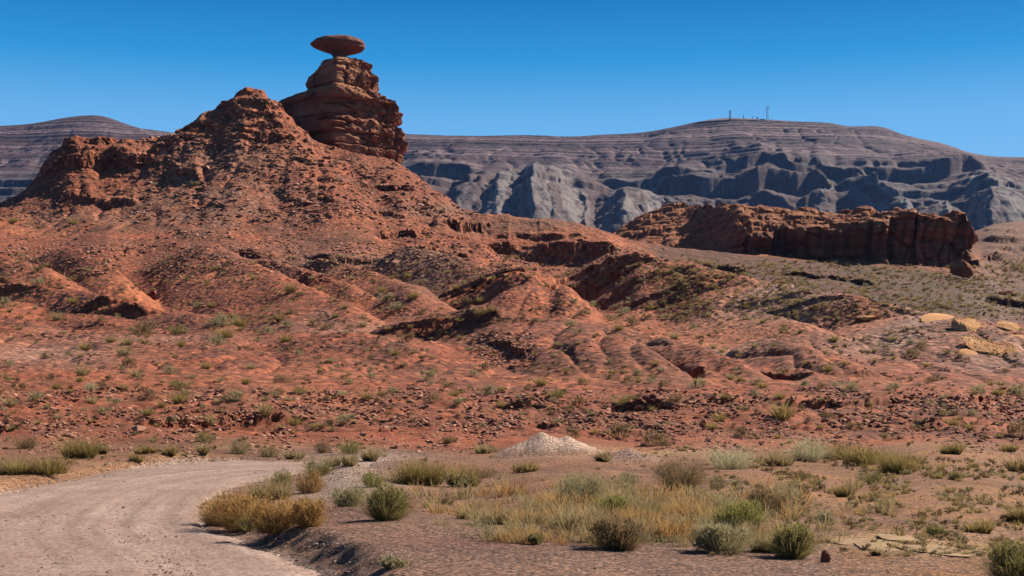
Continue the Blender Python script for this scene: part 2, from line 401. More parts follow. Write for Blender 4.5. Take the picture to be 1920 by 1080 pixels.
for pts, h_, wl_, wr_ in GSP:
    pts = np.array(pts, float); qs = np.linspace(0, len(pts) - 1, 40)
    qx = np.interp(qs, np.arange(len(pts)), pts[:, 0]); qy = np.interp(qs, np.arange(len(pts)), pts[:, 1])
    qY = np.array([Y_coarse(a, b) for a, b in zip(qx, qy)]); o_ = np.argsort(qY); qY, qx = qY[o_], qx[o_]; qY = np.maximum.accumulate(qY + np.arange(40) * 1e-3)
    sl = np.clip((qY[-1] - qY[0]) * 0.12, 2, 12)
    a_, b_ = np.searchsorted(fY, (qY[0] - sl, qY[-1] + sl))
    wob = 10 * perlin2(XX[a_:b_] / 14, YYf[a_:b_] / 20) if False else 9 * perlin2((PX[a_:b_] / 70).astype(np.float32), (VV[a_:b_] * 2.2).astype(np.float32)) + 4 * perlin2((PX[a_:b_] / 26).astype(np.float32), (VV[a_:b_] * 6).astype(np.float32))
    d = PX[a_:b_] + wob - np.interp(fY[a_:b_], qY, qx)[:, None]
    t_ = np.clip(1 - np.where(d < 0, -d / (wl_ * 1.55), d / (wr_ * 1.7)), 0, 1); t_ = 1 - (np.sqrt((1 - t_) ** 2 + 0.04) - 0.2) / 0.82
    e_ = sstep(qY[0] - sl, qY[0] + sl, fY[a_:b_]) * (1 - sstep(qY[-1] - sl * .2, qY[-1] + sl, fY[a_:b_]))
    gb[a_:b_] = np.maximum(gb[a_:b_], h_ * t_ * e_[:, None])
spw = sstep(128, 142, YY) * (1 - sstep(318, 332, YY))
Z = Z + (gb * 1.9 - 14) * spw * YY / F
# --- gravel heaps
def heap(px, Y, rx, ry, h, p=1.6):
    x = (px - 960) / F * Y
    d = np.sqrt(((XX - x) / rx) ** 2 + ((YYf - Y) / ry) ** 2)
    d = d * (1 + 0.06 * perlin2(XX * 1.3, YYf * 1.3))
    return h * np.clip(1 - d, 0, 1) ** p / (1) if p != 0 else h * np.exp(-d * d)
white_h = heap(1015, 57, 1.8, 2.2, 0.88, 0.9); white_h = np.maximum(white_h, heap(1062, 57, 1.9, 2.2, 0.70, 1.0)); white_h = np.maximum(white_h, heap(975, 56.5, 1.3, 1.8, 0.5, 1.0)); white_h = np.clip(white_h + np.where(white_h > 0.02, 0.05 * perlin2(XX * 2.2, YYf * 2.2) + 0.03 * perlin2(XX * 6, YYf * 6), 0), 0, 0.98)
heap2 = heap(1180, 54, 1.7, 2.0, 0.55, 1.2)
heap3 = heap(650, 40, 2.0, 4.0, 0.35, 1.2) + heap(760, 47, 2.4, 3.0, 0.3, 1.3)
Z = Z + white_h + heap2 + heap3

# --- the road: outline on the ground
def g2(px, py): Y = EYE * F / (py - HZ); return ((px - 960) / F * Y, Y)
R_out = [g2(*p) for p in ((-900, 1010), (-500, 985), (-200, 958), (0, 927), (120, 902), (230, 881), (340, 869), (450, 864), (560, 866), (720, 866))]
R_in = [g2(*p) for p in ((680, 880), (560, 886), (490, 897), (430, 913), (393, 935), (378, 962), (388, 988), (425, 1010), (490, 1030), (545, 1050), (590, 1080), (625, 1120), (650, 1180), (660, 1320))]
R_in.append((-2.0, 5.0))
R_close = [(-8.0, 5.0), (-14, 8)]
RP = np.array(R_out + R_in + R_close)
def poly_sd(x, y, P):
    """signed distance to a closed polygon, negative inside"""
    d = np.full(x.shape, 1e9, np.float32); ins = np.zeros(x.shape, bool)
    for a, b in zip(P, np.roll(P, -1, 0)):
        ex, ey = b - a; wx = x - a[0]; wy = y - a[1]
        t = np.clip((wx * ex + wy * ey) / (ex * ex + ey * ey + 1e-9), 0, 1)
        d = np.minimum(d, (wx - ex * t) ** 2 + (wy - ey * t) ** 2)
        c = ((a[1] > y) != (b[1] > y)) & (x < (b[0] - a[0]) * (y - a[1]) / (b[1] - a[1] + 1e-12) + a[0])
        ins ^= c
    return np.where(ins, -np.sqrt(d), np.sqrt(d))
near_rows = fY < 70
nr = int(near_rows.sum())
RSD = np.full(PX.shape, 99.0, np.float32)
RSD[:nr] = poly_sd(XX[:nr], YYf[:nr], RP) + 0.18 * perlin2(XX[:nr] * 0.9, YYf[:nr] * 0.9) + 0.08 * perlin2(XX[:nr] * 3, YYf[:nr] * 3)
# cut bank on the inside of the bend
bank = sstep(0.05, 0.75, RSD) * sstep(420, 560, PX) * (1 - sstep(22, 30, YYf)) * (1 - 0.5 * sstep(2.0, 7.0, RSD))
Z = Z + 0.30 * bank
# low berm on the outside
berm = np.exp(-((RSD - 0.7) / 0.45) ** 2) * (1 - sstep(300, 420, PX)) * (fY[:, None] > 22)
Z = Z + 0.22 * berm

# --- roughness by zone
py = PY0
def blob(x0, y0, rx, ry): return np.exp(-((PX - x0) / rx) ** 2 - ((py - y0) / ry) ** 2).astype(np.float32)
cone = sstep(350, 390, YYf) * (1 - sstep(900, 960, PX)) * (1 - sstep(470, 500, YYf))
peak = np.clip(sstep(300, 235, py) * cone + 0.5 * blob(560, 290, 110, 40) * cone + 0.35 * blob(760, 350, 90, 50) + 0.9 * blob(180, 285, 140, 30) + 0.8 * blob(1030, 458, 130, 40) * (YYf > 330) + 0.5 * blob(820, 450, 110, 40) * (YYf > 340), 0, 1)
rubble_low = sstep(70, 80, YYf) * (1 - sstep(105, 122, YYf))
rough = 0.55 + 0.35 * cone + 0.6 * peak + 0.8 * rubble_low + 0.5 * sstep(360, 420, YYf) - 0.32 * sstep(125, 135, YYf) * (1 - sstep(300, 320, YYf)) - 0.42 * (YYf < 64)
spacing = np.maximum(2.4 / F * YYf, np.gradient(fY)[:, None])
for L, amp, k in ((46, 0.018, 0), (21, 0.03, 1), (9.5, 0.045, 2), (4.4, 0.055, 3), (2.1, 0.07, 4), (1.0, 0.085, 5), (0.45, 0.10, 6), (0.2, 0.12, 7)):
    fade = np.clip(L / (2.2 * spacing) - 1, 0, 1)
    # big waves only where the distance can carry them
    fade = fade * (sstep(L * 2.5, L * 7, YYf) if L > 3 else 1)
    rr = np.where(fade.max(1) > 0)[0]
    if len(rr) == 0: continue
    a, b = rr[0], rr[-1] + 1
    Z[a:b] += (amp * L * rough * fade)[a:b] * perlin2(XX[a:b] / L + 31 * k, YYf[a:b] / L - 13 * k)
# --- rain gullies on the spurs
sp = sstep(205, 225, YYf) * (1 - sstep(312, 328, YYf))
gx = XX / 13.0 + 1.3 * perlin2(XX / 34, YYf / 34)
Z += sp * (-0.45) * np.clip(1 - np.abs(perlin2(gx + 3, YYf / 42)) * 4, 0, 1) ** 1.5
sp2 = sstep(128, 140, YYf) * (1 - sstep(182, 192, YYf))
Z += sp2 * (-0.5) * np.clip(1 - np.abs(perlin2(XX / 6.0 + 9, YYf / 24)) * 4, 0, 1) ** 1.5
# talus chutes on the cone
Z += cone * (-0.9) * np.clip(1 - np.abs(perlin2(XX / 11.0 + 5 + 0.25 * perlin2(XX / 9, YYf / 9), YYf / 60)) * 3.5, 0, 1) ** 1.4

# --- ledges of harder rock
LEDGES = [ ([(283, 268), (330, 272), (415, 270)], 26, -0.1), ([(330, 238), (380, 230), (425, 222)], 16, 0.0), ([(425, 202), (470, 196), (515, 206)], 10, 0.1), ([(60, 326), (80, 322), (110, 314), (180, 302), (300, 298)], 26, -0.1), ([(100, 288), (180, 282), (285, 280)], 10, 0.1), ([(420, 250), (500, 246), (570, 268)], 13, 0.15),
    ([(540, 290), (620, 310), (700, 318)], 9, 0.3), ([(600, 340), (700, 350), (790, 352)], 10, 0.25), ([(520, 372), (640, 378)], 8, 0.3),
    # points (px, py), drop in photograph pixels, gap threshold
    ([(105, 372), (170, 370), (240, 373), (270, 378)], 13, 0.15), ([(285, 322), (330, 322), (385, 332)], 16, 0.1), ([(390, 385), (450, 392)], 8, 0.2),
    ([(-240, 466), (0, 470), (90, 476), (180, 474), (260, 470), (340, 469), (400, 478)], 17, 0.35), ([(400, 477), (470, 481), (560, 484), (640, 490), (700, 490), (785, 494)], 15, 0.35),
    ([(735, 476), (800, 478), (860, 482), (930, 480), (965, 485)], 24, 0.0), ([(600, 405), (680, 402), (740, 406), (800, 404)], 16, 0.2), ([(700, 440), (760, 445), (820, 452)], 14, 0.3),
    ([(835, 418), (880, 424), (925, 432)], 16, 0.1),
    ([(850, 446), (890, 450), (930, 458), (1000, 468), (1080, 474), (1150, 478), (1180, 482)], 38, -0.3), ([(1110, 488), (1200, 494), (1240, 500)], 14, 0.1),
    ([(1200, 494), (1290, 498), (1350, 508), (1420, 512)], 15, 0.3), ([(1395, 508), (1470, 512), (1560, 522), (1660, 536)], 12, 0.3), ([(1300, 535), (1420, 540), (1540, 548)], 8, 0.3),
    ([(960, 548), (1010, 550), (1070, 556), (1130, 548)], 30, -0.2), ([(1130, 540), (1180, 534), (1210, 530)], 12, 0.0),
    ([(-240, 802), (0, 800), (150, 802), (270, 800), (420, 792), (520, 790)], 24, 0.15), ([(380, 795), (600, 794), (740, 783), (880, 780), (960, 776)], 22, 0.2),
    ([(930, 775), (1000, 770), (1100, 768), (1180, 766), (1300, 764)], 24, 0.15), ([(1250, 766), (1400, 760), (1560, 755), (1700, 750), (1920, 748), (2160, 748)], 21, 0.2),
    ([(-240, 830), (0, 826), (250, 815), (500, 812), (760, 805)], 11, 0.2), ([(850, 806), (1100, 795), (1400, 790), (1700, 775), (2160, 772)], 12, 0.2),
    ([(1225, 685), (1270, 690), (1330, 700)], 15, 0.1), ([(1390, 690), (1440, 694), (1510, 702), (1600, 706)], 14, 0.2), ([(1590, 706), (1640, 709), (1720, 708)], 11, 0.0),
    ([(900, 640), (950, 650), (990, 668)], 12, 0.2), ([(1600, 598), (1650, 600), (1690, 605)], 10, 0.0), ([(-240, 530), (0, 536), (40, 548)], 14, 0.0),
    ([(255, 548), (275, 552), (300, 545)], 16, 0.0), ([(1780, 560), (1860, 566), (1960, 580)], 14, 0.1), ([(1825, 436), (1900, 437), (2160, 440)], 11, -0.2), ([(1825, 452), (1900, 456), (2160, 460)], 13, -0.1), ([(1835, 492), (1880, 480), (1940, 478), (2160, 486)], 34, -0.3), ([(1830, 470), (1900, 468), (2160, 470)], 9, 0.0),
]
for li, (pts, drop, gate) in enumerate(LEDGES):
    pts = np.array(pts, float)
    ex = np.arange(pts[0, 0], pts[-1, 0] + 1, 10.0); ey = np.interp(ex, pts[:, 0], pts[:, 1])
    Yc = np.array([Y_coarse(a, b) for a, b in zip(ex, ey)])
    Yc = np.convolve(np.pad(Yc, 2, mode='edge'), np.ones(5) / 5, 'valid')
    j = np.where((fpx >= ex[0]) & (fpx <= ex[-1]))[0]
    yc = np.interp(fpx[j], ex, Yc); ym = yc.mean(); xm = (fpx[j] - 960) / F * yc
    sc = drop * ym / F
    blk = xm / (sc * 1.6) + 0.5 * perlin2(xm / (sc * 2), 9.1 * np.ones_like(xm))
    yc = yc + sc * 1.5 * min(1, 14 / drop) * (_R1[(np.floor(blk).astype(int) * 37 + li * 11) & 4095] - 0.5) + sc * (0.9 * perlin2(xm / (sc * 4.0) + li * 7, 0.5 * np.ones_like(xm)) + 0.5 * perlin2(xm / (sc * 1.3) + li * 5, 2.5 * np.ones_like(xm)))
    e = np.minimum(np.arange(len(j)), np.arange(len(j))[::-1]) / (len(j) * 0.12)
    H = sc * np.clip(0.75 - gate + 1.3 * perlin2(xm / (sc * 6) + li * 3, 7.7 * np.ones_like(xm)) + 0.7 * min(1, 16 / drop) * (_R2[(np.floor(blk).astype(int) * 53 + li * 29) & 4095] - 0.5), 0, 1.25) * sstep(0, 1, e)
    a, b = np.searchsorted(fY, (yc.min() - sc * 18, yc.max() + sc * 16))
    d = (fY[a:b, None] - yc[None, :])
    w = np.maximum(np.gradient(fY)[a:b, None] * 1.2, 0.12 * sc)
    st = 1 / (1 + np.exp(-np.clip(d / (w * 0.35), -40, 40)))
    ramp = np.where(d < 0, 0.35 * np.exp(np.minimum(d, 0) / (sc * 5)), 1 - 0.65 * np.exp(-np.maximum(d, 0) / (sc * 4)))
    Z[a:b, j[0]:j[-1] + 1] += H[None, :] * (st - ramp)

# --- beds of the crags: stair-step the height
def terrace(z, T, wob, k=0.62):
    q = (z + wob) / T; i = np.floor(q); f = q - i
    g = np.where(f < k, 0.38 * f / k, 0.38 + 0.62 * sstep(0, 1, (f - k) / (1 - k)))
    return (i + g) * T - wob
ra, rb = np.searchsorted(fY, (340, 500))
zz = Z[ra:rb]; x_, y_ = XX[ra:rb], YYf[ra:rb]
wob = 1.1 * perlin2(x_ / 26, y_ / 26) + 0.35 * perlin2(x_ / 6, y_ / 6)
zt = terrace(zz, 4.4, wob); zt = 0.55 * zt + 0.45 * terrace(zt, 1.7, 1.3 * wob + 5)
f1, f2, cid = worley2(x_ / 4.2 + 0.3 * perlin2(x_ / 3, y_ / 3), y_ / 3.6)
zt = zt + (cid - 0.5) * 0.5 - 0.3 * np.clip(1 - (f2 - f1) * 5, 0, 1)
pk = peak[ra:rb] * np.clip(0.75 + 0.8 * perlin2(x_ / 14 + 3, y_ / 14), 0.1, 1)
Z[ra:rb] = zz * (1 - pk) + zt * pk
# loose blocks bedded in the slopes
for (Ya, Yb, s, amp, m) in ((330, 480, 1.5, 0.42, cone), (72, 128, 0.5, 0.2, None), (120, 330, 0.95, 0.26, None)):
    a, b = np.searchsorted(fY, (Ya, Yb))
    f1, f2, cid = worley2(XX[a:b] / s, YYf[a:b] / (s * 1.2))
    win = sstep(Ya, Ya * 1.08, YYf[a:b]) * (1 - sstep(Yb * 0.94, Yb, YYf[a:b]))
    dens = np.clip(0.55 + 1.0 * perlin2(XX[a:b] / (s * 9), YYf[a:b] / (s * 9)), 0, 1)
    stone = (cid > 0.45) * np.clip(1 - f1 * 1.7, 0, 1) ** 0.6 * cid
    Z[a:b] += amp * stone * win * dens * (m[a:b] if m is not None else 1)
# broken rock faces: push the steep walls in and out along the sight line
grad = np.gradient(Z, axis=0) / np.gradient(fY)[:, None]
steep = sstep(0.75, 1.7, grad) * (YYf > 66) * (YYf < 640)
sc_ = 0.0055 * YYf
DY = steep * sc_ * (0.75 * fbm2(XX / (sc_ * 2.2), Z / (sc_ * 0.8), 3) + 0.5 * (worley2(XX / (sc_ * 2.0), (Z / (sc_ * 0.9)).astype(np.float32))[2] - 0.5))
DY = np.clip(DY, -0.012 * YYf, 0.012 * YYf) * (0.3 + 0.7 * sstep(120, 300, YYf))
# sink the ground a little below the road sheet
inside = sstep(0.12, -0.1, RSD)
Z = Z * (1 - inside) + (-0.05) * inside

PY = HZ - (Z - EYE) * F / YY

# --- albedo (no light in it): soils, gravels, bedrock
def c3(*c): return np.array(c, np.float32)
tint = np.zeros(PX.shape + (3,), np.float32)
def lay(mask, c):
    global tint
    tint = tint * (1 - mask[..., None]) + mask[..., None] * c
n_a = fbm2(XX / 60, YYf / 60, 4); n_b = fbm2(XX / 9 + 50, YYf / 9, 4); n_c = fbm2(XX / 2.2 + 90, YYf / 2.2, 3)
RED = c3(0.355, 0.105, 0.050); ORANGE = c3(0.43, 0.142, 0.066); BROWN = c3(0.235, 0.115, 0.075); GREYB = c3(0.25, 0.165, 0.13)
tint[:] = RED
lay(sstep(-0.1, 0.7, n_a + 0.4 * n_b), ORANGE)
lay(0.8 * sstep(0.0, 0.5, -n_a + 0.5 * n_b) , c3(0.29, 0.092, 0.048))
# scree on the cone
lay(0.85 * np.clip(blob(400, 380, 170, 75) + 0.6 * blob(120, 410, 160, 30), 0, 1) * np.clip(0.75 + 0.7 * n_b, 0, 1), c3(0.27, 0.145, 0.10))
lay(0.7 * np.clip(blob(420, 290, 120, 26), 0, 1), c3(0.26, 0.14, 0.095))
lay(0.85 * blob(640, 500, 220, 22) + 0.6 * blob(800, 535, 70, 40) + 0.5 * blob(620, 450, 90, 28), c3(0.25, 0.13, 0.085))
lay(0.75 * blob(820, 395, 110, 14) , c3(0.26, 0.135, 0.09))
lay(0.75 * blob(1000, 425, 130, 16), c3(0.24, 0.12, 0.075))
# apron below the mesa
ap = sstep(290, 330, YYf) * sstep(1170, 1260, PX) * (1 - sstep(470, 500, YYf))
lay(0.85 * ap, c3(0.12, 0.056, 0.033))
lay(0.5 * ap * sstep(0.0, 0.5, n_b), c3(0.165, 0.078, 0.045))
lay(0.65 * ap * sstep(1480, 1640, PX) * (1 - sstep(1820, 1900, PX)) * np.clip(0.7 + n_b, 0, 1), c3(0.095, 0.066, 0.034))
lay(0.8 * sstep(1780, 1860, PX) * sstep(290, 330, YYf), c3(0.20, 0.115, 0.08))
# pale and grey tongues
lay(0.7 * blob(1500, 590, 160, 14) + 0.75 * blob(1700, 640, 150, 16) + 0.55 * blob(1880, 670, 120, 14), c3(0.40, 0.27, 0.215))
lay(0.8 * blob(70, 650, 150, 26) + 0.5 * blob(300, 622, 140, 9) + 0.5 * blob(700, 607, 220, 4), c3(0.40, 0.225, 0.165))
lay(0.7 * blob(1350, 650, 180, 12) + 0.55 * blob(1130, 640, 90, 18) + 0.5 * blob(1450, 600, 80, 20), c3(0.27, 0.165, 0.12))
# lower rubble bench
lay(0.7 * rubble_low * np.clip(0.7 + 0.8 * n_b, 0, 1), c3(0.27, 0.098, 0.056))
lay(0.45 * sstep(122, 128, YYf) * (1 - sstep(130, 150, YYf)), c3(0.40, 0.14, 0.07))
lay(0.5 * sstep(-0.1, 0.5, n_b) * (YYf < 200) * (YYf > 70), c3(0.24, 0.095, 0.055))
# foreground gravel and sand
fg = 1 - sstep(60, 72, YYf + 4 * n_b)
lay(fg, c3(0.27, 0.125, 0.068))
lay(fg * 0.7 * sstep(0.05, 0.45, n_b), c3(0.20, 0.095, 0.06)); lay(fg * 0.6 * sstep(0.1, 0.5, -n_c + 0.4 * n_a), c3(0.36, 0.20, 0.12))
lay(fg * 0.85 * sstep(1350, 1500, PX) * np.clip(0.5 + 1.1 * n_c + 0.6 * n_b, 0, 1), c3(0.40, 0.20, 0.085))
lay(fg * 0.9 * np.clip(blob(1640, 1030, 190, 14) + blob(1800, 1050, 150, 12) + 0.8 * blob(1250, 845, 160, 12) + 0.9 * blob(1390, 935, 90, 18), 0, 1), c3(0.52, 0.33, 0.165))
lay(0.9 * np.clip(blob(620, 905, 110, 40) + 0.8 * blob(700, 860, 90, 16), 0, 1) * fg, c3(0.40, 0.30, 0.25))
lay(0.9 * fg * sstep(970, 1010, py + 30 * n_c) * (1 - sstep(1500, 1620, PX)), c3(0.27, 0.155, 0.11))
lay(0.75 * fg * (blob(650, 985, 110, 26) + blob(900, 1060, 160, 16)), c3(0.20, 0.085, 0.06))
lay(np.exp(-((RSD - 0.6) / 0.7) ** 2) * 0.8 * (1 - sstep(330, 460, PX)), c3(0.42, 0.225, 0.115))
lay(0.9 * np.exp(-((RSD - 2.2) / 0.8) ** 2) * (1 - sstep(330, 460, PX)) * (YYf < 62), c3(0.42, 0.22, 0.12))
lay(np.clip(white_h * 3.5 + 0.5 * n_c - 0.1, 0, 1) * (white_h > 0.005), c3(0.60, 0.42, 0.33)); lay(0.6 * np.exp(-(((XX - 1.6) / 3.2) ** 2 + ((YYf - 55) / 4) ** 2)) * np.clip(0.6 + n_c, 0, 1) * (white_h < 0.3), c3(0.42, 0.28, 0.21)); lay(np.clip(heap2 * 3, 0, 0.8), c3(0.40, 0.27, 0.225))
lay(sstep(0.3, -0.1, RSD), c3(0.40, 0.30, 0.25))
nearw = 1 - sstep(45, 160, YYf)

V = np.stack([XX, YYf + DY.astype(np.float32), Z.astype(np.float32)], -1).reshape(-1, 3)
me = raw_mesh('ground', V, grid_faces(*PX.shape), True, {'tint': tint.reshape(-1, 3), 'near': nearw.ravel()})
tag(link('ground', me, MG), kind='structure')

def ground_z(x, Y):
    px = np.asarray(x) / np.asarray(Y) * F + 960; i = np.interp(-v_of(Y), -fv, np.arange(len(fv))); j = np.clip(jx(px), 0, len(fpx) - 1.001)
    i = np.clip(i, 0, len(fv) - 1.001); i0 = i.astype(int); j0 = j.astype(int); a = i - i0; b = j - j0
    return (Z[i0, j0] * (1 - a) + Z[i0 + 1, j0] * a) * (1 - b) + (Z[i0, j0 + 1] * (1 - a) + Z[i0 + 1, j0 + 1] * a) * b
_seen = np.minimum.accumulate(np.where(fY[:, None] > 10, PY, 9e9), 0)
def on_ground(px, py):
    """point of the terrain seen at that pixel of the photograph, or None where something else is seen"""
    j = int(round(float(jx(px))))
    k = int(np.searchsorted(-_seen[:, j], -py))
    if k >= len(fY): return None
    Yv = fY[k]; return ((px - 960) / F * Yv, float(Yv), float(Z[k, j]))

# --- the road sheet
ry = np.concatenate([np.arange(5, 20, 0.06), np.arange(20, 56, 0.12)]); rx = np.arange(-16, -2.2, 0.06)
rX, rY = np.meshgrid(rx, ry)
rX = rX - 0.0; sd = poly_sd(rX.astype(np.float32), rY.astype(np.float32), RP)
sd = sd + 0.18 * perlin2(rX * 0.9, rY * 0.9) + 0.08 * perlin2(rX * 3, rY * 3)
# position along the bend, for the wheel tracks
ci, co = np.array(R_in[1:12]), np.array(R_out[:9])
din = np.full(rX.shape, 1e9)
for p, q in zip(ci[:-1], ci[1:]):
    e = q - p; t = np.clip(((rX - p[0]) * e[0] + (rY - p[1]) * e[1]) / (e @ e), 0, 1)
    din = np.minimum(din, np.hypot(rX - p[0] - e[0] * t, rY - p[1] - e[1] * t))
rZ = 0.012 + 0.012 * fbm2(rX / 0.8, rY / 0.8, 4) + 0.012 * np.sin(din * 3.6 + 0.6 * perlin2(rX / 3, rY / 3)) - 0.06 * sstep(-0.25, 0.15, sd)
lane = np.stack([din * 2.2, 0.06 * rY, 0 * rY], -1)
keep = (sd < 0.2)
fc = grid_faces(*rX.shape); fc = fc[keep.ravel()[fc].all(1)]
used = np.unique(fc); remap = np.zeros(rX.size, np.int64); remap[used] = np.arange(len(used))
RV = np.stack([rX, rY, rZ], -1).reshape(-1, 3)[used]
me = raw_mesh('dirt_road', RV, remap[fc], True, {'lane': lane.reshape(-1, 3)[used]})
tag(link('dirt_road', me, MR), kind='structure')
# ------------------------------------------------------------------ the far banded ridge
RC = []
def rc(Y, *pts):
    for p in pts: RC.append((p[0], p[1], Y if len(p) == 2 else p[2]))
rc(3800, (-320,244),(-150,236),(0,230),(60,226),(120,215),(195,212),(240,228),(290,240),(340,247),(450,250),(600,250),(750,247),(830,250),(900,251),(1000,248),(1060,251),(1120,247),
   (1200,243),(1260,233),(1330,218),(1370,215),(1440,218),(1500,222),(1560,225),(1590,231),(1650,231),(1700,249),(1740,258),(1790,270),(1815,281),(1920,289),(2050,293),(2200,297))
rc(4300, *[(x, 330) for x in range(-320, 2300, 200)])
rc(3300, (-320,310),(0,300),(250,300),(500,300),(760,292),(900,292),(1000,296),(1100,300),(1200,304),(1300,292),(1400,286),(1500,286),(1600,286),(1700,288),(1800,296),(1900,320),(2050,330),(2200,335))
rc(3560, (0,262),(200,256),(760,270),(1000,270),(1200,268),(1350,250),(1500,250),(1650,258),(1750,275),(1850,298))
rc(3000, (-320,360),(0,350),(300,350),(600,350),(780,330),(900,325),(1000,335),(1100,345),(1200,352),(1300,340),(1400,335),(1500,335),(1600,338),(1700,345),(1800,352),(1920,360),(2200,370))
rc(2700, *[(x, 425 + 4 * math.sin(x / 90)) for x in range(-320, 2300, 140)])
rc(2300, *[(x, 480) for x in range(-320, 2300, 250)])
RC = np.array(RC, float)
rfit = tps_fit(RC[:, 0] / 100, RC[:, 2] / 170, HZ - RC[:, 1], 2e-4)
gpx = np.arange(-260, 2181, 10.0); gY = np.arange(2300, 4301, 20.0)
gU, gV = np.meshgrid(gpx, gY); gR = tps_eval(rfit, gU / 100, gV / 170)
rpx = np.arange(-230, 2160, 2.2)
rYs = np.concatenate([np.arange(2400, 3860, 2.6), np.arange(3860, 4300, 12)])
rPX, rYY = np.meshgrid(rpx, rYs)
i = (rYY - 2300) / 20; j = (rPX - gpx[0]) / 10; i = np.clip(i, 0, len(gY) - 1.001); j = np.clip(j, 0, len(gpx) - 1.001)
i0 = i.astype(int); j0 = j.astype(int); a = i - i0; b = j - j0
rZ = ((gR[i0, j0] * (1 - a) + gR[i0 + 1, j0] * a) * (1 - b) + (gR[i0, j0 + 1] * (1 - a) + gR[i0 + 1, j0 + 1] * a) * b) * rYY / F + EYE
rXX = (rPX - 960) / F * rYY
rXX = rXX.astype(np.float32); rYf = rYY.astype(np.float32)
# flatirons and side canyons: crest lines (px, Y, height), steep left flank, long right flank
SPURS = [
    ([(905,3230,0),(890,3120,20),(868,2950,40),(850,2760,40)], 42, 105), ([(950,3250,0),(962,3120,30),(940,2980,50),(925,2740,50)], 46, 95), ([(1003,3250,0),(1006,3100,60),(992,2900,95),(1003,2720,95)], 40, 150),
    ([(1090,3060,10),(1100,2960,40),(1098,2740,46)], 40, 26), ([(1168,3060,20),(1172,2950,75),(1166,2720,90)], 66, 150),
   
    ([(1590,3120,0),(1606,3020,60),(1645,2900,95),(1705,2740,90)], 80, 60), ([(1505,3120,10),(1560,3020,36),(1535,2900,40)], 44, 50), ([(1440,2950,10),(1470,2850,36),(1500,2740,40)], 50, 50),
    ([(1735,3000,10),(1770,2900,50),(1790,2740,60)], 60, 60),
    ([(1790,3420,0),(1830,3200,30),(1856,3000,80),(1862,2720,125)], 74, 190), ([(1900,3150,0),(1925,2950,60),(1960,2740,70)], 60, 80),
    ([(800,3220,0),(790,3080,20),(775,2900,40)], 40, 60), ([(180,3150,0),(150,2950,40),(130,2750,50)], 60, 60), ([(2060,3150,0),(2050,2950,60),(2090,2740,70)], 60, 80),
    ([(1330,3620,0),(1380,3480,22),(1430,3330,30)], 50, 90), ([(1240,3520,0),(1180,3420,18),(1060,3330,20)], 60, 60),
]
bump_r = np.zeros(rPX.shape, np.float32)
wx = rPX + 9 * perlin2(rXX / 60, rYf / 110) + 4 * perlin2(rXX / 22, rYf / 40)
for pts, wl_, wr_ in SPURS:
    pts = np.array(sorted(pts, key=lambda p: p[1]), float)
    cx = np.interp(rYs, pts[:, 1], pts[:, 0]); hh = np.interp(rYs, pts[:, 1], pts[:, 2])
    if pts[0, 2] > 20: hh = np.where(rYs < pts[0, 1], pts[0, 2], hh)
    hh = np.where(rYs > pts[-1, 1], pts[-1, 2] * np.clip(1 - (rYs - pts[-1, 1]) / 60, 0, 1), hh)
    d = wx - cx[:, None]
    t = np.where(d < 0, 1 + d / wl_, 1 - d / wr_)
    bump_r = np.maximum(bump_r, hh[:, None] * np.clip(t, 0, 1))
rZ = rZ + (0.8 * bump_r - 28) * sstep(2560, 2700, rYY) * (1 - 0.7 * sstep(3150, 3500, rYY)); rZ[0] = -300
rZ += 9 * fbm2(rXX / 160, rYf / 200, 3) * sstep(3780, 3500, rYY) + (1.3 + 1.4 * sstep(3250, 3100, rYY)) * fbm2(rXX / 36, rYf / 46, 4) * sstep(3800, 3700, rYY)
fl_ = np.clip(bump_r / 30, 0, 1)
rZ -= fl_ * 4 * np.clip(1 - np.abs(perlin2(rXX / 34 + 0.5 * perlin2(rXX / 40, rYf / 40), rYf / 190)) * 3.5, 0, 1) * sstep(3300, 3100, rYY)
rZ -= 5 * np.clip(1 - np.abs(perlin2(rXX / 70 + 4 + 0.4 * perlin2(rXX / 80, rYf / 80), rYf / 420)) * 4, 0, 1) * sstep(3760, 3500, rYY)
# long broken cliffs
for li, (pts, hgt) in enumerate([([(1215,3070),(1260,3020),(1330,3000),(1420,3000),(1500,3030),(1570,3080)], 46), ([(1110,3190),(1200,3170),(1310,3180)], 26), ([(1600,3210),(1700,3200),(1780,3240),(1860,3300)], 44), ([(750,3190),(830,3180),(910,3210)], 36),
        ([(1430,3170),(1540,3180),(1640,3140)], 36), ([(-240,3110),(0,3090),(150,3110),(330,3100)], 32), ([(1320,3230),(1400,3215),(1460,3235)], 24), ([(1230,2900),(1330,2880),(1450,2890),(1560,2900)], 30)]):
    pts = np.array(pts, float); m_ = sstep(pts[0, 0], pts[0, 0] + 40, rPX) * (1 - sstep(pts[-1, 0] - 40, pts[-1, 0], rPX))
    yc = np.interp(rPX, pts[:, 0], pts[:, 1]) + 26 * perlin2(rXX / 60 + li * 5, 0 * rXX + li) + 3 * perlin2(rXX / 17 + li * 5, 0 * rXX + 3.3)
    d = rYY - yc
    rZ = rZ + hgt * m_ * (sstep(-5, 5, d) - np.where(d < 0, 0.35 * np.exp(np.minimum(d, 0) / 150), 1 - 0.65 * np.exp(-np.maximum(d, 0) / 150)))
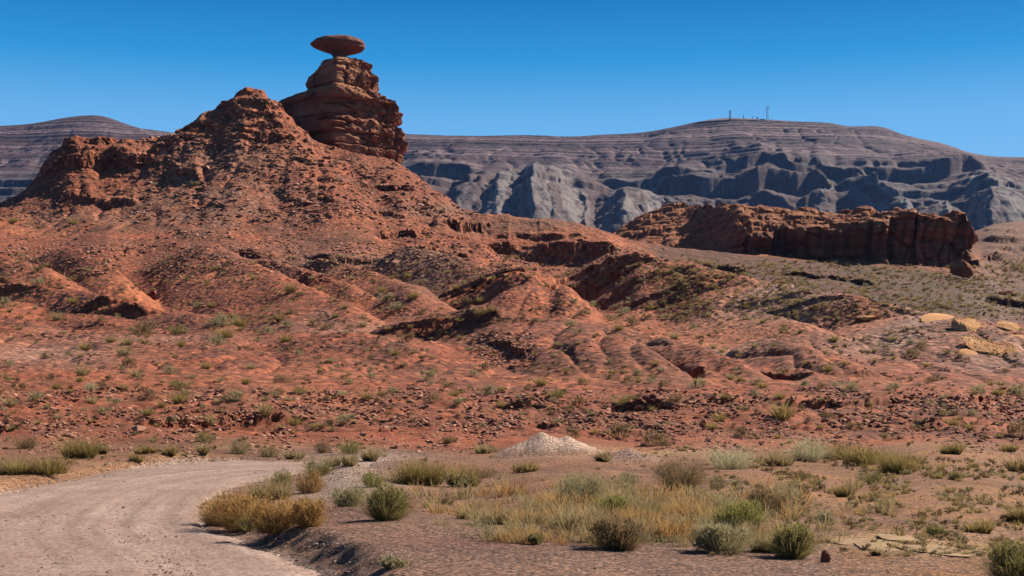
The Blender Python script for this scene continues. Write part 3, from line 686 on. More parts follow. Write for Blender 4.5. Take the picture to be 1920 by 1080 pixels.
# beds
dip = 0.012 * rXX + 10 * perlin2(rXX / 900, rYf / 900)
def beds(z, T, k, wob):
    # beds of unequal thickness: warp the height before stepping it, and undo it after
    zz = np.linspace(-900, 1800, 2701); wz = zz + T * 0.8 * perlin2(zz / (T * 2.7), 0 * zz + T) + T * 0.5 * perlin2(zz / (T * 0.9), 0 * zz + 2 * T)
    wz = np.maximum.accumulate(wz + np.arange(2701) * 1e-4)
    return np.interp(terrace(np.interp(z + wob, zz, wz), T, 0, k), wz, zz) - wob
up = sstep(3180, 3330, rYY)
w1 = 1.6 * perlin2(rXX / 120, rYf / 70) + 0.7 * perlin2(rXX / 25, rYf / 25)
tw = np.clip(0.42 + 0.6 * perlin2(rXX / 330 + 7, rYf / 120), 0.1, 0.75)
bz = (1 - tw) * rZ + tw * beds(rZ + dip, 15.0, 0.76, w1) - tw * dip
bz = 0.5 * bz + 0.5 * (beds(bz + dip, 7.0, 0.7, w1 * 1.6 + 3) - dip)
lo = 0.35 * rZ + 0.65 * (beds(rZ + dip, 37.0, 0.7, w1 * 1.5) - dip)
lo = 0.6 * lo + 0.4 * (beds(lo + dip, 11.0, 0.6, w1 * 2 + 3) - dip)
capm = sstep(3830, 3780, rYY)
flank = np.clip(1 - bump_r / 60, 0.55, 1)
rZ = rZ + (bz * up + lo * (1 - up) - rZ) * capm * (flank * (1 - up) + up)
rpy = HZ - (rZ - EYE) * F / rYY
rt = np.zeros(rPX.shape + (3,), np.float32)
n1 = fbm2(rXX / 130, rYf / 130, 4); n2 = fbm2(rXX / 14, rYf / 20, 4)
zb = rZ + dip + 3 * n2
strip = 0.7 * perlin2(zb / 11.0, 0 * zb + 0.5) + 1.0 * perlin2(zb / 4.5, 0 * zb + 7.5)
GREY = c3(0.155, 0.116, 0.124); PURP = c3(0.20, 0.115, 0.125); PALE = c3(0.50, 0.44, 0.41); DARK = c3(0.085, 0.055, 0.065)
rt[:] = GREY
def rlay(m, c):
    global rt
    m = np.clip(m, 0, 1); rt = rt * (1 - m[..., None]) + m[..., None] * c
rlay(up * 0.9, PURP); rlay(up * sstep(0.05, 0.5, strip) * 0.8, c3(0.36, 0.25, 0.255)); rlay(up * sstep(0.05, 0.35, -strip) * 0.85, DARK)
rlay((1 - up) * sstep(0.1, 0.5, strip) * 0.6, c3(0.27, 0.225, 0.215)); rlay((1 - up) * sstep(0.1, 0.5, -strip) * 0.7, c3(0.09, 0.065, 0.07))
def rblob(x0, y0, rx, ry): return np.exp(-((rPX - x0) / rx) ** 2 - ((rpy - y0) / ry) ** 2)
palem = np.clip(rblob(1050, 375, 70, 55) + rblob(1220, 385, 60, 40) + rblob(925, 370, 30, 40) + 0.5 * rblob(1880, 390, 50, 40) + 0.4 * rblob(1720, 390, 50, 30), 0, 1)
rlay(palem * np.clip(0.35 + 1.5 * n2, 0, 1), PALE)
rlay(0.7 * np.clip(rblob(1130, 390, 50, 50) + rblob(1045, 350, 24, 25) + rblob(1010, 385, 16, 30), 0, 1) * np.clip(0.6 + n2, 0, 1), c3(0.20, 0.11, 0.095))
band = perlin2(bump_r / 9.0 + 0.6 * n2, 0 * n2 + 3.5) + 0.5 * perlin2(bump_r / 4.0 + 0.5 * n2, 0 * n2 + 9.5)
rlay((1 - up) * sstep(2, 10, bump_r) * sstep(0.15, 0.4, band) * 0.7, c3(0.17, 0.10, 0.095)); rlay((1 - up) * sstep(2, 10, bump_r) * sstep(0.15, 0.45, -band) * 0.6, c3(0.36, 0.31, 0.29))
rlay(0.6 * sstep(1550, 1850, rPX) * up, c3(0.20, 0.115, 0.115))
RV = np.stack([rXX, rYf, rZ.astype(np.float32)], -1).reshape(-1, 3)
t = NT('banded_limestone')
base = t.attr('tint')
c = t.mix(0.8, base, t.ramp(t.noise(0.10, 6, 0.7), [(0.25, (0.55, 0.53, 0.53)), (0.5, (1, 1, 1)), (0.7, (1.45, 1.42, 1.4))]), 'MULTIPLY')
c = t.mix(0.6, c, t.ramp(t.noise(0.02, 5, 0.6), [(0.3, (0.75, 0.73, 0.74)), (0.65, (1.15, 1.13, 1.12))]), 'MULTIPLY')
t.k = 0.35; MRIDGE = t.done(c, t.bump(t.noise(0.12, 5, 0.7), 0.7, 6.0))
me = raw_mesh('mountain_ridge', RV, grid_faces(*rPX.shape), True, {'tint': rt.reshape(-1, 3)})
tag(link('mountain_ridge', me, MRIDGE), kind='structure')

# ------------------------------------------------------------------ rock tower and the balanced hat rock
M_TOWER = mat_rock('red_sandstone', (0.22, 0.075, 0.04), (0.38, 0.14, 0.072), (0.52, 0.225, 0.115), 0.12, 1.0, 0.55, 0.47)
M_HAT = mat_rock('cap_sandstone', (0.24, 0.09, 0.06), (0.32, 0.13, 0.085), (0.37, 0.16, 0.105), 0.35, 1.2, 0.4)
TY = 480.0; S = TY / F
SIL = [(111.5,632,648),(114,622,664),(117,610,683),(121,604,690),(126,600,691),(132,597,689),(136,592,692),(140,588,699),(146,581,705),(152,578,707),(160,575,706),(166,577,706),(171,584,702),(174,580,700),
       (177,566,712),(183,545,722),(189,528,727),(195,517,742),(199,516,746),(210,515,748),(224,518,746),(231,522,744),(236,524,735),(241,524,744),(249,534,752),(257,540,755),(268,548,757),(280,560,756),
       (290,575,753),(298,590,748),(306,600,746),(320,600,748),(350,590,756)]
SIL = np.array(SIL, float)
ny, na = 340, 640
py_ = np.linspace(111.5, 350, ny); L_ = np.interp(py_, SIL[:, 0], SIL[:, 1]); R_ = np.interp(py_, SIL[:, 0], SIL[:, 2])
th = np.linspace(0, 2 * math.pi, na, endpoint=False)
PYg, TH = np.meshgrid(py_, th, indexing='ij')
cxp = ((L_ + R_) / 2)[:, None]; hw = ((R_ - L_) / 2)[:, None]
# blocky plan: a rounded rectangle whose corner stands at the right of the middle
co_, si_ = np.cos(TH), np.sin(TH)
e = 2.0 / 3.4
ux = np.sign(co_) * np.abs(co_) ** e; uy = np.sign(si_) * np.abs(si_) ** e
hd = np.interp(py_, [111, 125, 175, 240, 350], [18, 40, 52, 62, 72])[:, None]
uc = np.clip((640 - cxp) / hw, -0.45, 0.45)
tt = np.clip(np.where(ux > uc, (ux - uc) / (1 - uc), (uc - ux) / (1 + uc)), 0, 1)
wedge = -hd * (0.15 + 1.1 * (1 - tt ** 1.25)) * 1.35 * np.clip(-uy * 3, 0, 1)
bx = cxp + hw * ux; bd = np.where(uy < 0, wedge, hd * uy)
X = (bx - 960) * S; D = TY + bd * S; Zt = EYE + (HZ - PYg) * S
# strata blocks: every bed broken in blocks that stand out differently
beds_y = np.array([0, 124, 137, 172, 200, 232, 262, 268, 288, 400.0])
bi = np.searchsorted(beds_y, PYg + 1.5 * perlin2(TH * 3, PYg / 20)) 
arc = TH * (1.0) * 9
off = np.zeros_like(X); crack = np.zeros_like(X)
for k in np.unique(bi):
    m = bi == k
    nb = [6, 7, 7, 9, 9, 8, 9, 8, 9, 9, 9][int(k) % 11]
    q = TH[m] / (2 * math.pi) * nb + 0.37 * k + 0.18 * perlin2(TH[m] * 4, PYg[m] / 9 + 9 * k)
    ci_ = np.floor(q).astype(np.int32) % nb; f = q - np.floor(q)
    off[m] = (_R1[(ci_ * 37 + int(k) * 101) & 4095] - 0.5) * 3.4
    crack[m] = np.exp(-(np.minimum(f, 1 - f) / 0.05) ** 2)
seam = np.zeros_like(X)
for yb, dep, wd in ((124, .8, 1.2), (137, .5, 1.2), (172.5, 1.9, 2.0), (200, .25, 1.0), (233, 2.0, 2.0), (265, .9, 1.4), (286, 1.2, 1.6)):
    seam += dep * np.exp(-((PYg + 2.0 * perlin2(TH * 2.5 + yb, PYg * 0) - yb) / wd) ** 2)
nrm_x = ux / np.maximum(1e-3, np.hypot(ux, uy)); nrm_y = uy / np.maximum(1e-3, np.hypot(ux, uy))
rough_r = sstep(-0.1, 0.5, ux) * (0.6 + 0.4 * sstep(-1, -0.2, uy))     # the broken right-hand side
n3 = fbm3(X / 3.2, D / 3.2, Zt / 2.0, 5, 0.55)
n4 = perlin3(X / 1.3, D / 1.3, Zt / 0.9)
edge = 1 - 0.75 * sstep(0.8, 1.0, np.abs(ux)) 
disp = off * 0.8 * edge - 2.0 * crack - seam * 0.9 + (0.22 + 0.85 * rough_r) * n3 + (0.05 + 0.35 * rough_r) * n4
f1, f2, cid = worley2(TH * 6 + 0.35 * n3, PYg / 13.0 + 0.3 * n3)
disp += rough_r * ((cid - 0.5) * 2.6 - 0.9 * np.clip(1 - (f2 - f1) * 5, 0, 1))
X = X + disp * nrm_x; D = D + disp * nrm_y
Zt = Zt + 0.25 * n3
V = np.stack([X, D, Zt], -1).reshape(-1, 3)
top = np.array([[(640 - 960) * S, TY, EYE + (HZ - 110.5) * S]]); V = np.concatenate([V, top])
fq = grid_faces(ny, na, True)[:, ::-1]
# the lid as degenerate-free quads of two neighbouring wedges
k = np.arange(0, na, 2); lid = np.stack([np.full(len(k), ny * na), k, (k + 1) % na, (k + 2) % na], -1)
me = raw_mesh('rock_tower', V, np.concatenate([fq, lid]), True)
tag(link('rock_tower', me, M_TOWER), 'blocky red sandstone tower with bedding seams, carrying the flat balanced rock', 'rock tower')

HP = [(70.5,655-640,4),(71.2,0,30),(72.5,0,39),(75,0,44.5),(79,0,48),(84,0,49.8),(88,0,49.8),(92,0,47),(96,0,41),(100,0,32),(103,0,22),(105.5,0,18.5),(109,0,17.5),(112,0,15),(113.5,0,10)]
hy = np.linspace(70.6, 113.5, 90)
hl = np.interp(hy, [70.6,71.5,73,76,80,84,88,92,96,100,103,105,109,111,113.5], [620,606,600,592,586,583,587,596,607,617,622,624,624,632,634])
hr = np.interp(hy, [70.6,71.5,73,76,80,84,90,95,99,102,103.5,105,109,112,113.5], [648,664,671,678,682,684,684,679,667,657,652,650,648,643,640])
th = np.linspace(0, 2 * math.pi, 220, endpoint=False)
HY, TH = np.meshgrid(hy, th, indexing='ij')
cx_ = ((hl + hr) / 2)[:, None]; hw = ((hr - hl) / 2)[:, None]
hdp = hw * 0.86
X = (cx_ + hw * np.cos(TH) - 960) * S; D = TY + hdp * np.sin(TH) * S; Zt = EYE + (HZ - HY) * S
n3 = fbm3(X / 3.0, D / 3.0, Zt / 1.0, 5); n4 = perlin3(X / 6, D / 6, Zt / 0.55)
rr = (0.32 * n3 + 0.2 * n4) * np.clip(hw * S / 4, 0.2, 1)
X = X + rr * np.cos(TH); D = D + rr * np.sin(TH); Zt = Zt + 0.12 * n3
V = np.stack([X, D, Zt], -1).reshape(-1, 3)
V = np.concatenate([V, [[(634 - 960) * S, TY, EYE + (HZ - 70.3) * S]]])
fq = grid_faces(90, 220, True)[:, ::-1]
k = np.arange(0, 220, 2); lid = np.stack([np.full(len(k), 90 * 220), k, (k + 1) % 220, (k + 2) % 220], -1)
me = raw_mesh('balanced_rock', V, np.concatenate([fq, lid]), True)
tag(link('balanced_rock', me, M_HAT), 'wide flat hat shaped red rock balanced on top of the sandstone tower', 'balanced rock')

# ------------------------------------------------------------------ the mesa with the shaded cliff
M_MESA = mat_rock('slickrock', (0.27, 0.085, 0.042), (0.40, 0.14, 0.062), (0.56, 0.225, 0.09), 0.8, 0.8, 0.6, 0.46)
mpx = np.arange(1120, 1851, 1.5); nc = len(mpx)
topy = np.interp(mpx, [1120,1160,1200,1240,1280,1320,1350,1400,1450,1500,1560,1600,1622,1650,1668,1690,1704,1720,1738,1760,1766,1775,1800,1812,1822,1832,1850], [462,447,428,404,390,380,379,385,386,390,393,400,398,391,392,401,398,394,396,408,416,408,404,409,424,446,470])
basey = np.interp(mpx, [1120,1200,1300,1380,1450,1520,1600,1700,1760,1800,1850], [468,470,474,480,487,494,502,505,500,482,474]) + 10
lipy = np.interp(mpx, [1120,1200,1300,1360,1385,1420,1470,1520,1580,1640,1690,1720,1760,1800,1815,1850], [465,462,466,462,452,436,433,428,425,412,408,404,412,410,416,474])   # top of the cliff face
frontY = np.interp(mpx, [1120,1300,1400,1550,1700,1800,1850], [535,520,505,498,492,505,515])
cell = np.interp(mpx, [1120,1240,1320,1372,1404,1452,1476,1540,1568,1592,1640,1668,1722,1736,1762,1812,1850], np.arange(17) * 1.0) + 0.06 * perlin2(mpx / 12, mpx * 0 + .5); cf = cell - np.floor(cell)
butt = np.clip(1 - np.abs(2 * cf - 1) ** 3.5, 0, 1) ** 0.7; rnd = _R2[(np.floor(cell).astype(int) * 53) & 4095]
clm = sstep(1350, 1410, mpx) * (1 - sstep(1828, 1845, mpx))
frontS = frontY.copy(); frontY = frontY - clm * (1.6 * butt + 10 * (rnd - 0.5) + 1.5 * perlin2(mpx / 30, mpx * 0 + 3.5))
rim = _R3[(np.floor(mpx / 17 + 0.6 * perlin2(mpx / 25, mpx * 0 + 1.5)).astype(int) * 71) & 4095]
lipy = lipy + clm * (12 * (rnd - 0.5) + 9 * (rim - 0.5))
s_ = np.concatenate([np.linspace(0, 1, 120), np.linspace(1, 2, 130)[1:], np.linspace(2, 3, 40)[1:]])
PXm, SS = np.meshgrid(mpx, s_)
FY = frontY[None, :] * (1 - sstep(0.88, 1.12, SS)) + frontS[None, :] * sstep(0.88, 1.12, SS); BA = np.broadcast_to(basey, PXm.shape); LI = np.broadcast_to(lipy, PXm.shape); TO = np.broadcast_to(np.minimum(topy, lipy - 1), PXm.shape)
t1 = np.clip(SS, 0, 1); t2 = np.clip(SS - 1, 0, 1); t3 = np.clip(SS - 2, 0, 1)
depth = np.broadcast_to(np.interp(mpx, [1120, 1220, 1340, 1420, 1600, 1760, 1820, 1850], [30, 62, 66, 42, 32, 20, 12, 8]), PXm.shape)
cl = np.broadcast_to(clm, PXm.shape)
dY1 = t1 * (0.8 * cl + 26 * (1 - cl))
Ym = FY + dY1 + depth * 1.15 * t2 + 25 * t3
Ytop = frontS[None, :] + (0.8 * cl + 26 * (1 - cl)) + depth * 1.15
zb_ = EYE + (HZ - BA) / F * FY; zl = EYE + (HZ - LI) / F * (FY + dY1 * 0 + 3); zt_ = EYE + (HZ - TO) / F * Ytop
zm = zb_ + (zl - zb_) * t1 + (zt_ - zl) * t2 ** 0.92 - t3 * (zt_ - zb_ + 6) 
xm = (PXm - 960) / F * FY
n3 = fbm3(xm / 7, Ym / 7, zm / 5, 5, 0.55); n4 = perlin3(xm / 2.6, Ym / 2.6, zm / 1.4)
wf1, wf2, wcid = worley2(xm / 5.0 + 0.2 * n3, zm / 7.5)
wallm = (SS < 1) * sstep(0, 0.1, t1)
# seams of the wall, and rounded loaves on top
wz = zm + 0.6 * n3
seamw = np.exp(-((wz - 53.5) / 0.5) ** 2) + 0.6 * np.exp(-((wz - 57.5) / 0.35) ** 2)
Ym = Ym + wallm * cl * (2.2 * np.sin(np.clip(t1, 0, 1) * math.pi) ** 2 + 1.6 * sstep(0.8, 0.55, t1) - 1.0 * sstep(0.5, 0.1, t1) - 0.7 * n3 - 0.3 * n4 + 1.2 * seamw + 2.6 * (wcid - 0.5) + 1.3 * np.clip(1 - (wf2 - wf1) * 6, 0, 1)) + (1 - wallm) * 0.3 * n3
topm = (SS >= 0.93)
zter = terrace(terrace(zm, 2.6, 1.6 * perlin2(xm / 18, Ym / 14), 0.6), 1.0, 1.1 * perlin2(xm / 9, Ym / 9), 0.6)
f1, f2, cid = worley2(xm / 6.0 + 0.35 * n3, Ym / 7.0 + 0.3 * n4)
loaf = (0.7 - f1) * 0.8 + (cid - 0.5) * 3.4 - 0.9 * np.clip(1 - (f2 - f1) * 6, 0, 1)
mtop = sstep(0.93, 1.05, SS) * (1 - 0.7 * t3)
zm = zm * (1 - mtop) + mtop * (0.15 * zm + 0.85 * zter + 0.75 * loaf + 0.35 * n3 + 0.2 * n4) + (1 - cl) * 0.5 * n3 * (SS < 1)
V = np.stack([xm, Ym, zm], -1).reshape(-1, 3)
wall_shade = wallm * cl * np.clip(0.75 + 0.9 * perlin2(xm / 2.2, zm / 14), 0.2, 1)  # painted shade: darkens the cliff face only, in upright streaks
me = raw_mesh('rock_mesa', V, grid_faces(*PXm.shape), True, {'cliff_shade': wall_shade.ravel()})
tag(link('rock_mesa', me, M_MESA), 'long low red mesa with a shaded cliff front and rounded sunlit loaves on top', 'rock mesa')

# ------------------------------------------------------------------ stones
def ico():
    p = (1 + 5 ** .5) / 2
    v = np.array([(-1,p,0),(1,p,0),(-1,-p,0),(1,-p,0),(0,-1,p),(0,1,p),(0,-1,-p),(0,1,-p),(p,0,-1),(p,0,1),(-p,0,-1),(-p,0,1)], float)
    f = np.array([(0,11,5),(0,5,1),(0,1,7),(0,7,10),(0,10,11),(1,5,9),(5,11,4),(11,10,2),(10,7,6),(7,1,8),(3,9,4),(3,4,2),(3,2,6),(3,6,8),(3,8,9),(4,9,5),(2,4,11),(6,2,10),(8,6,7),(9,8,1)])
    return v / np.linalg.norm(v[0]), f
def ico_sub(v, f):
    v = list(map(tuple, v)); cache = {}; out = []
    def mid(a, b):
        k = (min(a, b), max(a, b))
        if k not in cache:
            m = np.array(v[a]) + np.array(v[b]); m /= np.linalg.norm(m); cache[k] = len(v); v.append(tuple(m))
        return cache[k]
    for a, b, c in f:
        x, y, z = mid(a, b), mid(b, c), mid(c, a); out += [(a, x, z), (b, y, x), (c, z, y), (x, y, z)]
    return np.array(v), np.array(out)
ICO0 = ico(); ICO1 = ico_sub(*ICO0); ICO2 = ico_sub(*ICO1); ICO3 = ico_sub(*ICO2); ICO4 = ico_sub(*ICO3)
def stone_shape(seed, base, cuts=9, flat=0.6):
    """a ball cut by random planes: an angular block"""
    r = np.random.default_rng(seed); v, f = base; v = v.copy()
    for k in range(cuts):
        n = r.normal(size=3); n /= np.linalg.norm(n); d = r.uniform(0.35, 0.75)
        s = v @ n; v = v - np.outer(np.clip(s - d, 0, None), n)
    v = v + r.normal(size=v.shape) * 0.02
    v[:, 2] *= flat; v[:, 0] *= r.uniform(0.9, 1.5)
    return v / np.abs(v[:, :2]).max(), f

M_STONE = mat_stone('red_stone', (0.26, 0.10, 0.062), (0.56, 0.29, 0.19))
M_TAN = mat_rock('tan_sandstone', (0.42, 0.19, 0.075), (0.54, 0.265, 0.105), (0.62, 0.33, 0.145), 0.9, 3.0, 0.6, 0.66)
M_SAND = mat_rock('pale_sandstone', (0.36, 0.22, 0.115), (0.46, 0.30, 0.165), (0.54, 0.37, 0.22), 0.9, 4.0, 0.5, 0.5)
M_PEB = mat_stone('gravel_stone', (0.25, 0.15, 0.115), (0.50, 0.37, 0.30))

def block(name, label, cat, px, pyb, w, h, seed, mat, flat=0.7, cuts=10, deep=0.8, rot=0.0, sub=None, group=None, lean=0.0):
    g = on_ground(px, pyb)
    if g is None: return None
    x, Y, z = g; s = Y / F
    v, f = stone_shape(seed, sub or ICO3, cuts, 1.0)
    v = v / np.abs(v).max(0)
    v = v + 0.05 * fbm3(v[:, 0] * 2 + seed, v[:, 1] * 2, v[:, 2] * 2, 3)[:, None] * v
    v = v * np.array([w / 2 * s, w / 2 * s * deep, h * 0.56 * s])
    c, q = math.cos(rot), math.sin(rot)
    v = np.stack([v[:, 0], v[:, 1], v[:, 2] + q * v[:, 0] + lean * v[:, 1]], -1)
    me = raw_mesh(name, v, f, False)
    o = link(name, me, mat, None, (x, Y + w * s * deep * 0.3, z + h * (0.44 if lean == 0 else 0.3) * s))
    return tag(o, label, cat, group, 'thing')
block('boulder', 'large rounded tan boulder, upper of the pale pair beside the shaded gully', 'boulder', 1832, 618, 74, 22, 3, M_TAN, cuts=9, sub=ICO4, lean=0.45, deep=1.3)
block('boulder', 'tan boulder cut off by the right edge beside the larger tan boulder', 'boulder', 1892, 620, 46, 18, 5, M_TAN, cuts=8, sub=ICO4, lean=0.45, deep=1.3)
block('boulder', 'cracked tan boulder at the foot of the pale gravel tongue', 'boulder', 1852, 661, 84, 28, 8, M_TAN, cuts=12, sub=ICO4, lean=0.45, deep=1.3)
block('boulder', 'small tan boulder leaning on the right side of the cracked tan boulder', 'boulder', 1895, 661, 40, 18, 9, M_TAN, cuts=9, sub=ICO4, lean=0.45, deep=1.3)
block('boulder', 'tan slab jutting from the gully edge left of the tan boulders', 'boulder', 1630, 603, 44, 12, 12, M_TAN, cuts=6)
block('rock_slab', 'low tan rock ledge between the gully and the upper pair of tan boulders', 'rock slab', 1765, 600, 80, 9, 41, M_TAN, cuts=5, lean=0.3, deep=1.2)
block('rock_slab', 'low tan rock step at the right edge under the tan boulders', 'rock slab', 1905, 634, 50, 8, 42, M_TAN, cuts=5, lean=0.3, deep=1.2)
block('rock_slab', 'low tan ledge in front of the cracked tan boulder', 'rock slab', 1815, 664, 46, 9, 43, M_TAN, cuts=5, lean=0.3, deep=1.2)
for q_, (a_, b_, w_, h_, l_) in enumerate([(1606, 1021, 80, 3, 'pale sand coloured slab left of the thin straw tuft, by the upright stone'), (1672, 1031, 110, 3, 'long pale sand coloured slab behind the thin straw tuft'), (1772, 1041, 120, 3, 'pale sand coloured slab nearest to the corner bush'), (1712, 1017, 84, 3, 'narrow pale slab behind the long pale slab')]):
    block('rock_slab', l_, 'rock slab', a_, b_, w_, h_, 60 + q_, M_SAND, cuts=6, deep=2.4, sub=ICO4)
block('boulder', 'upright wedge of red rock standing on the slope below the mesa end', 'boulder', 1807, 524, 44, 38, 21, M_MESA, cuts=5, rot=-0.35)
block('boulder', 'flat dark red slab overhanging the slope under the mesa, far right', 'boulder', 1893, 555, 36, 13, 22, M_MESA, cuts=7)
block('boulder', 'round red boulder at the right foot of the mesa cliff', 'boulder', 1828, 458, 30, 24, 25, M_MESA, cuts=4)
block('stone', 'single upright reddish stone standing on the gravel by the pale sand', 'stone', 1548, 1055, 22, 27, 31, M_STONE, cuts=7, deep=0.7)
block('boulder', 'dark boulder lying in the broken ledge near the foot of the cone hill', 'boulder', 742, 498, 22, 12, 33, M_STONE)
block('boulder', 'red block under the dark ledge at the left of the rubble slope', 'boulder', 255, 812, 34, 18, 35, M_STONE)
block('boulder', 'pale angular block below the ledge, on the right of the rubble slope', 'boulder', 1770, 762, 24, 14, 37, M_STONE)
block('boulder', 'pale block on the rubble just above the white gravel heap', 'boulder', 1205, 802, 18, 10, 38, M_STONE)

# rubble: the largest as stones of their own, the rest as one mass
protos = [stone_shape(100 + k, ICO0, 5, rng.uniform(0.35, 0.6)) for k in range(14)]
big_protos = [stone_shape(200 + k, ICO2, 9, rng.uniform(0.4, 0.7)) for k in range(8)]
pos = []; size = []
def scatter(n, x0, x1, y0, y1, s0, s1, dens, power=2.2):
    """n stones in a window of the photograph, laid on the ground seen there; dens(px, py) is a 0..1 chance"""
    a = rng.uniform(x0, x1, n); b = rng.uniform(y0, y1, n)
    keep = rng.random(n) < dens(a, b); a, b = a[keep], b[keep]
    s = s0 + (s1 - s0) * rng.random(len(a)) ** power
    jj = np.round(jx(a)).astype(int)
    for p, q, r_, j_ in zip(a, b, s, jj):
        k_ = int(np.searchsorted(-_seen[:, j_], -q))
        if k_ >= len(fY) or fY[k_] > 640: continue
        Yv = fY[k_]
        if RSD[k_, j_] < 0.15 and Yv < 70: continue
        pos.append(((p - 960) / F * Yv, Yv, float(Z[k_, j_]))); size.append(r_ * Yv / F)
nz = lambda a, b, s=60.0: np.clip(0.5 + 1.1 * perlin2(a / s, b / (s * 0.5)), 0.03, 1)
scatter(16000, -200, 900, 165, 470, 1.5, 9, lambda a, b: nz(a, b, 70), 2.6)
scatter(3500, 250, 900, 180, 420, 3, 16, lambda a, b: nz(a + 500, b, 50), 2.6)
scatter(9000, -200, 1250, 460, 520, 2, 9, lambda a, b: nz(a, b + 300, 70), 2.6)
scatter(22000, -200, 2100, 500, 730, 1.4, 7, lambda a, b: 0.6 * nz(a, b + 900, 90), 3)
scatter(26000, -200, 2120, 728, 850, 1.8, 12, lambda a, b: nz(a, b + 700, 80) * (np.hypot((a - 1030) / 110, (b - 838) / 38) > 1), 2.4)
scatter(2600, 900, 1000, 625, 690, 2, 9, lambda a, b: 0.4 + 0 * a, 2)
scatter(3000, 1180, 2120, 480, 600, 2, 8, lambda a, b: nz(a, b, 60), 2.4)
scatter(8000, 550, 2120, 840, 960, 1.5, 6, lambda a, b: nz(a, b, 60) * (np.hypot((a - 1025) / 95, (b - 840) / 40) > 1), 2.6)
n_red = len(pos)
scatter(16000, 400, 2120, 950, 1100, 1.5, 6, lambda a, b: 0.7 * nz(a, b, 90), 3)
scatter(6000, -200, 560, 850, 930, 1.4, 6, lambda a, b: nz(a, b, 60), 3)
scatter(4500, 560, 800, 850, 960, 1.5, 5, lambda a, b: 0.6 + 0 * a, 2.4)
for _ in range(7000):
    a, b = rng.uniform(-100, 680), rng.uniform(866, 1100); Yv = EYE * F / (b - HZ); x_s = (a - 960) / F * Yv
    if poly_sd(np.array([x_s], np.float32), np.array([Yv], np.float32), RP)[0] < 0.1 and rng.random() < float(np.clip(0.35 + 1.2 * perlin2(np.float32(x_s), np.float32(Yv / 3)), 0.04, 1)):
        pos.append((x_s, Yv, 0.012)); size.append(rng.uniform(0.008, 0.03 if rng.random() < 0.9 else 0.06))
pos = np.array(pos); size = np.array(size)
def stone_mass(name, idx, mat, label, cat):
    Vs, Fs, Sh = [], [], []; o_ = 0
    for q in idx:
        v, f = protos[q % len(protos)]
        a_ = rng.uniform(0, 6.28); ca, sa = math.cos(a_), math.sin(a_); tl = rng.normal(0, 0.25, 2)
        w = np.stack([v[:, 0] * ca - v[:, 1] * sa, v[:, 0] * sa + v[:, 1] * ca, v[:, 2] + tl[0] * v[:, 0] + tl[1] * v[:, 1]], -1) * size[q] * 0.62 + pos[q]
        Vs.append(w); Fs.append(f + o_); Sh.append(np.full(len(v), rng.random())); o_ += len(v)
    me = raw_mesh(name, np.concatenate(Vs), np.concatenate(Fs), False, {'shade': np.concatenate(Sh)})
    return tag(link(name, me, mat), label, cat, None, 'stuff')
pxs = size / pos[:, 1] * F
order = np.argsort(-pxs[:n_red]); big = order[:170]; rest = order[170:]
stone_mass('rubble', rest, M_STONE, 'loose red sandstone rubble strewn over the slopes', 'rubble')
stone_mass('gravel', np.arange(n_red, len(pos)), M_PEB, 'loose gravel and small stones in front of the slope', 'gravel')
big_me = []
for k, (v, f) in enumerate(big_protos): big_me.append(raw_mesh('slab_rock', v, f, False, {'shade': np.full(len(v), k / 8)}))
for q in big:
    o = link('slab_rock', big_me[q % 8], M_STONE, None, tuple(pos[q]))
    if not big_me[q % 8].materials: big_me[q % 8].materials.append(M_STONE)
    o.scale = (size[q] * 0.6,) * 3; o.rotation_euler = (rng.normal(0, 0.2), rng.normal(0, 0.2), rng.uniform(0, 6.28))
    Yv = pos[q][1]; ppx = pos[q][0] / Yv * F + 960
    if Yv > 335 and ppx < 900: lb, gp = 'red sandstone slab among the loose blocks on the flank of the cone hill', 'loose slabs on the cone hill'
    elif Yv > 300: lb, gp = 'brown rock lying on the dark slope under the mesa', 'loose rocks under the mesa'
    elif Yv > 125: lb, gp = 'red rock lying on the rounded spurs below the cone hill', 'loose rocks on the spurs'
    elif Yv > 66: lb, gp = 'flat red slab lying in the rubble slope behind the dirt road', 'loose slabs on the rubble slope'
    else: lb, gp = 'small red rock lying on the gravel flat before the rubble slope', 'loose rocks on the gravel flat'
    tag(o, lb, 'rock', gp)
# ------------------------------------------------------------------ plants
def blades(n, r, h, seed, spread=0.9, width=0.012, curl=0.35, shade0=0.0):
    """tuft of curved blades; returns V, F(tri), shade, tipw"""
    g = np.random.default_rng(seed)
    a = g.uniform(0, 2 * math.pi, n); rb = r * 0.45 * np.sqrt(g.random(n)); ln = h * g.uniform(0.35, 1.18, n)
    tilt = spread * g.random(n) ** 0.7; dirx, diry = np.cos(a), np.sin(a)
    b0 = np.stack([dirx * rb, diry * rb, np.zeros(n)], -1) + g.normal(0, 0.03 * r, (n, 3)) * [1, 1, 0]
    up = np.stack([dirx * np.sin(tilt), diry * np.sin(tilt), np.cos(tilt)], -1)
    p1 = b0 + up * ln[:, None] * 0.55
    t2 = tilt + curl * g.random(n)
    up2 = np.stack([dirx * np.sin(t2), diry * np.sin(t2), np.cos(t2)], -1) + g.normal(0, 0.15, (n, 3))
    p2 = p1 + up2 * ln[:, None] * 0.5
    aa = g.uniform(0, 2 * math.pi, n); sd = np.stack([np.cos(aa), np.sin(aa), 0 * aa], -1) * width * g.uniform(0.6, 1.4, n)[:, None]
    V = np.stack([b0 - sd * .7, b0 + sd * .7, p1 - sd, p1 + sd, p2], 1).reshape(-1, 3)
    o = (np.arange(n) * 5)[:, None]
    Fq = np.concatenate([o + [0, 1, 3], o + [0, 3, 2], o + [2, 3, 4]])
    sh = np.repeat(g.random(n) * 0.5 + shade0, 5); tw = np.tile([0, 0, 0.5, 0.5, 1.0], n)
    V[:, 2] = np.maximum(V[:, 2], -0.02)
    return V, Fq, sh, tw
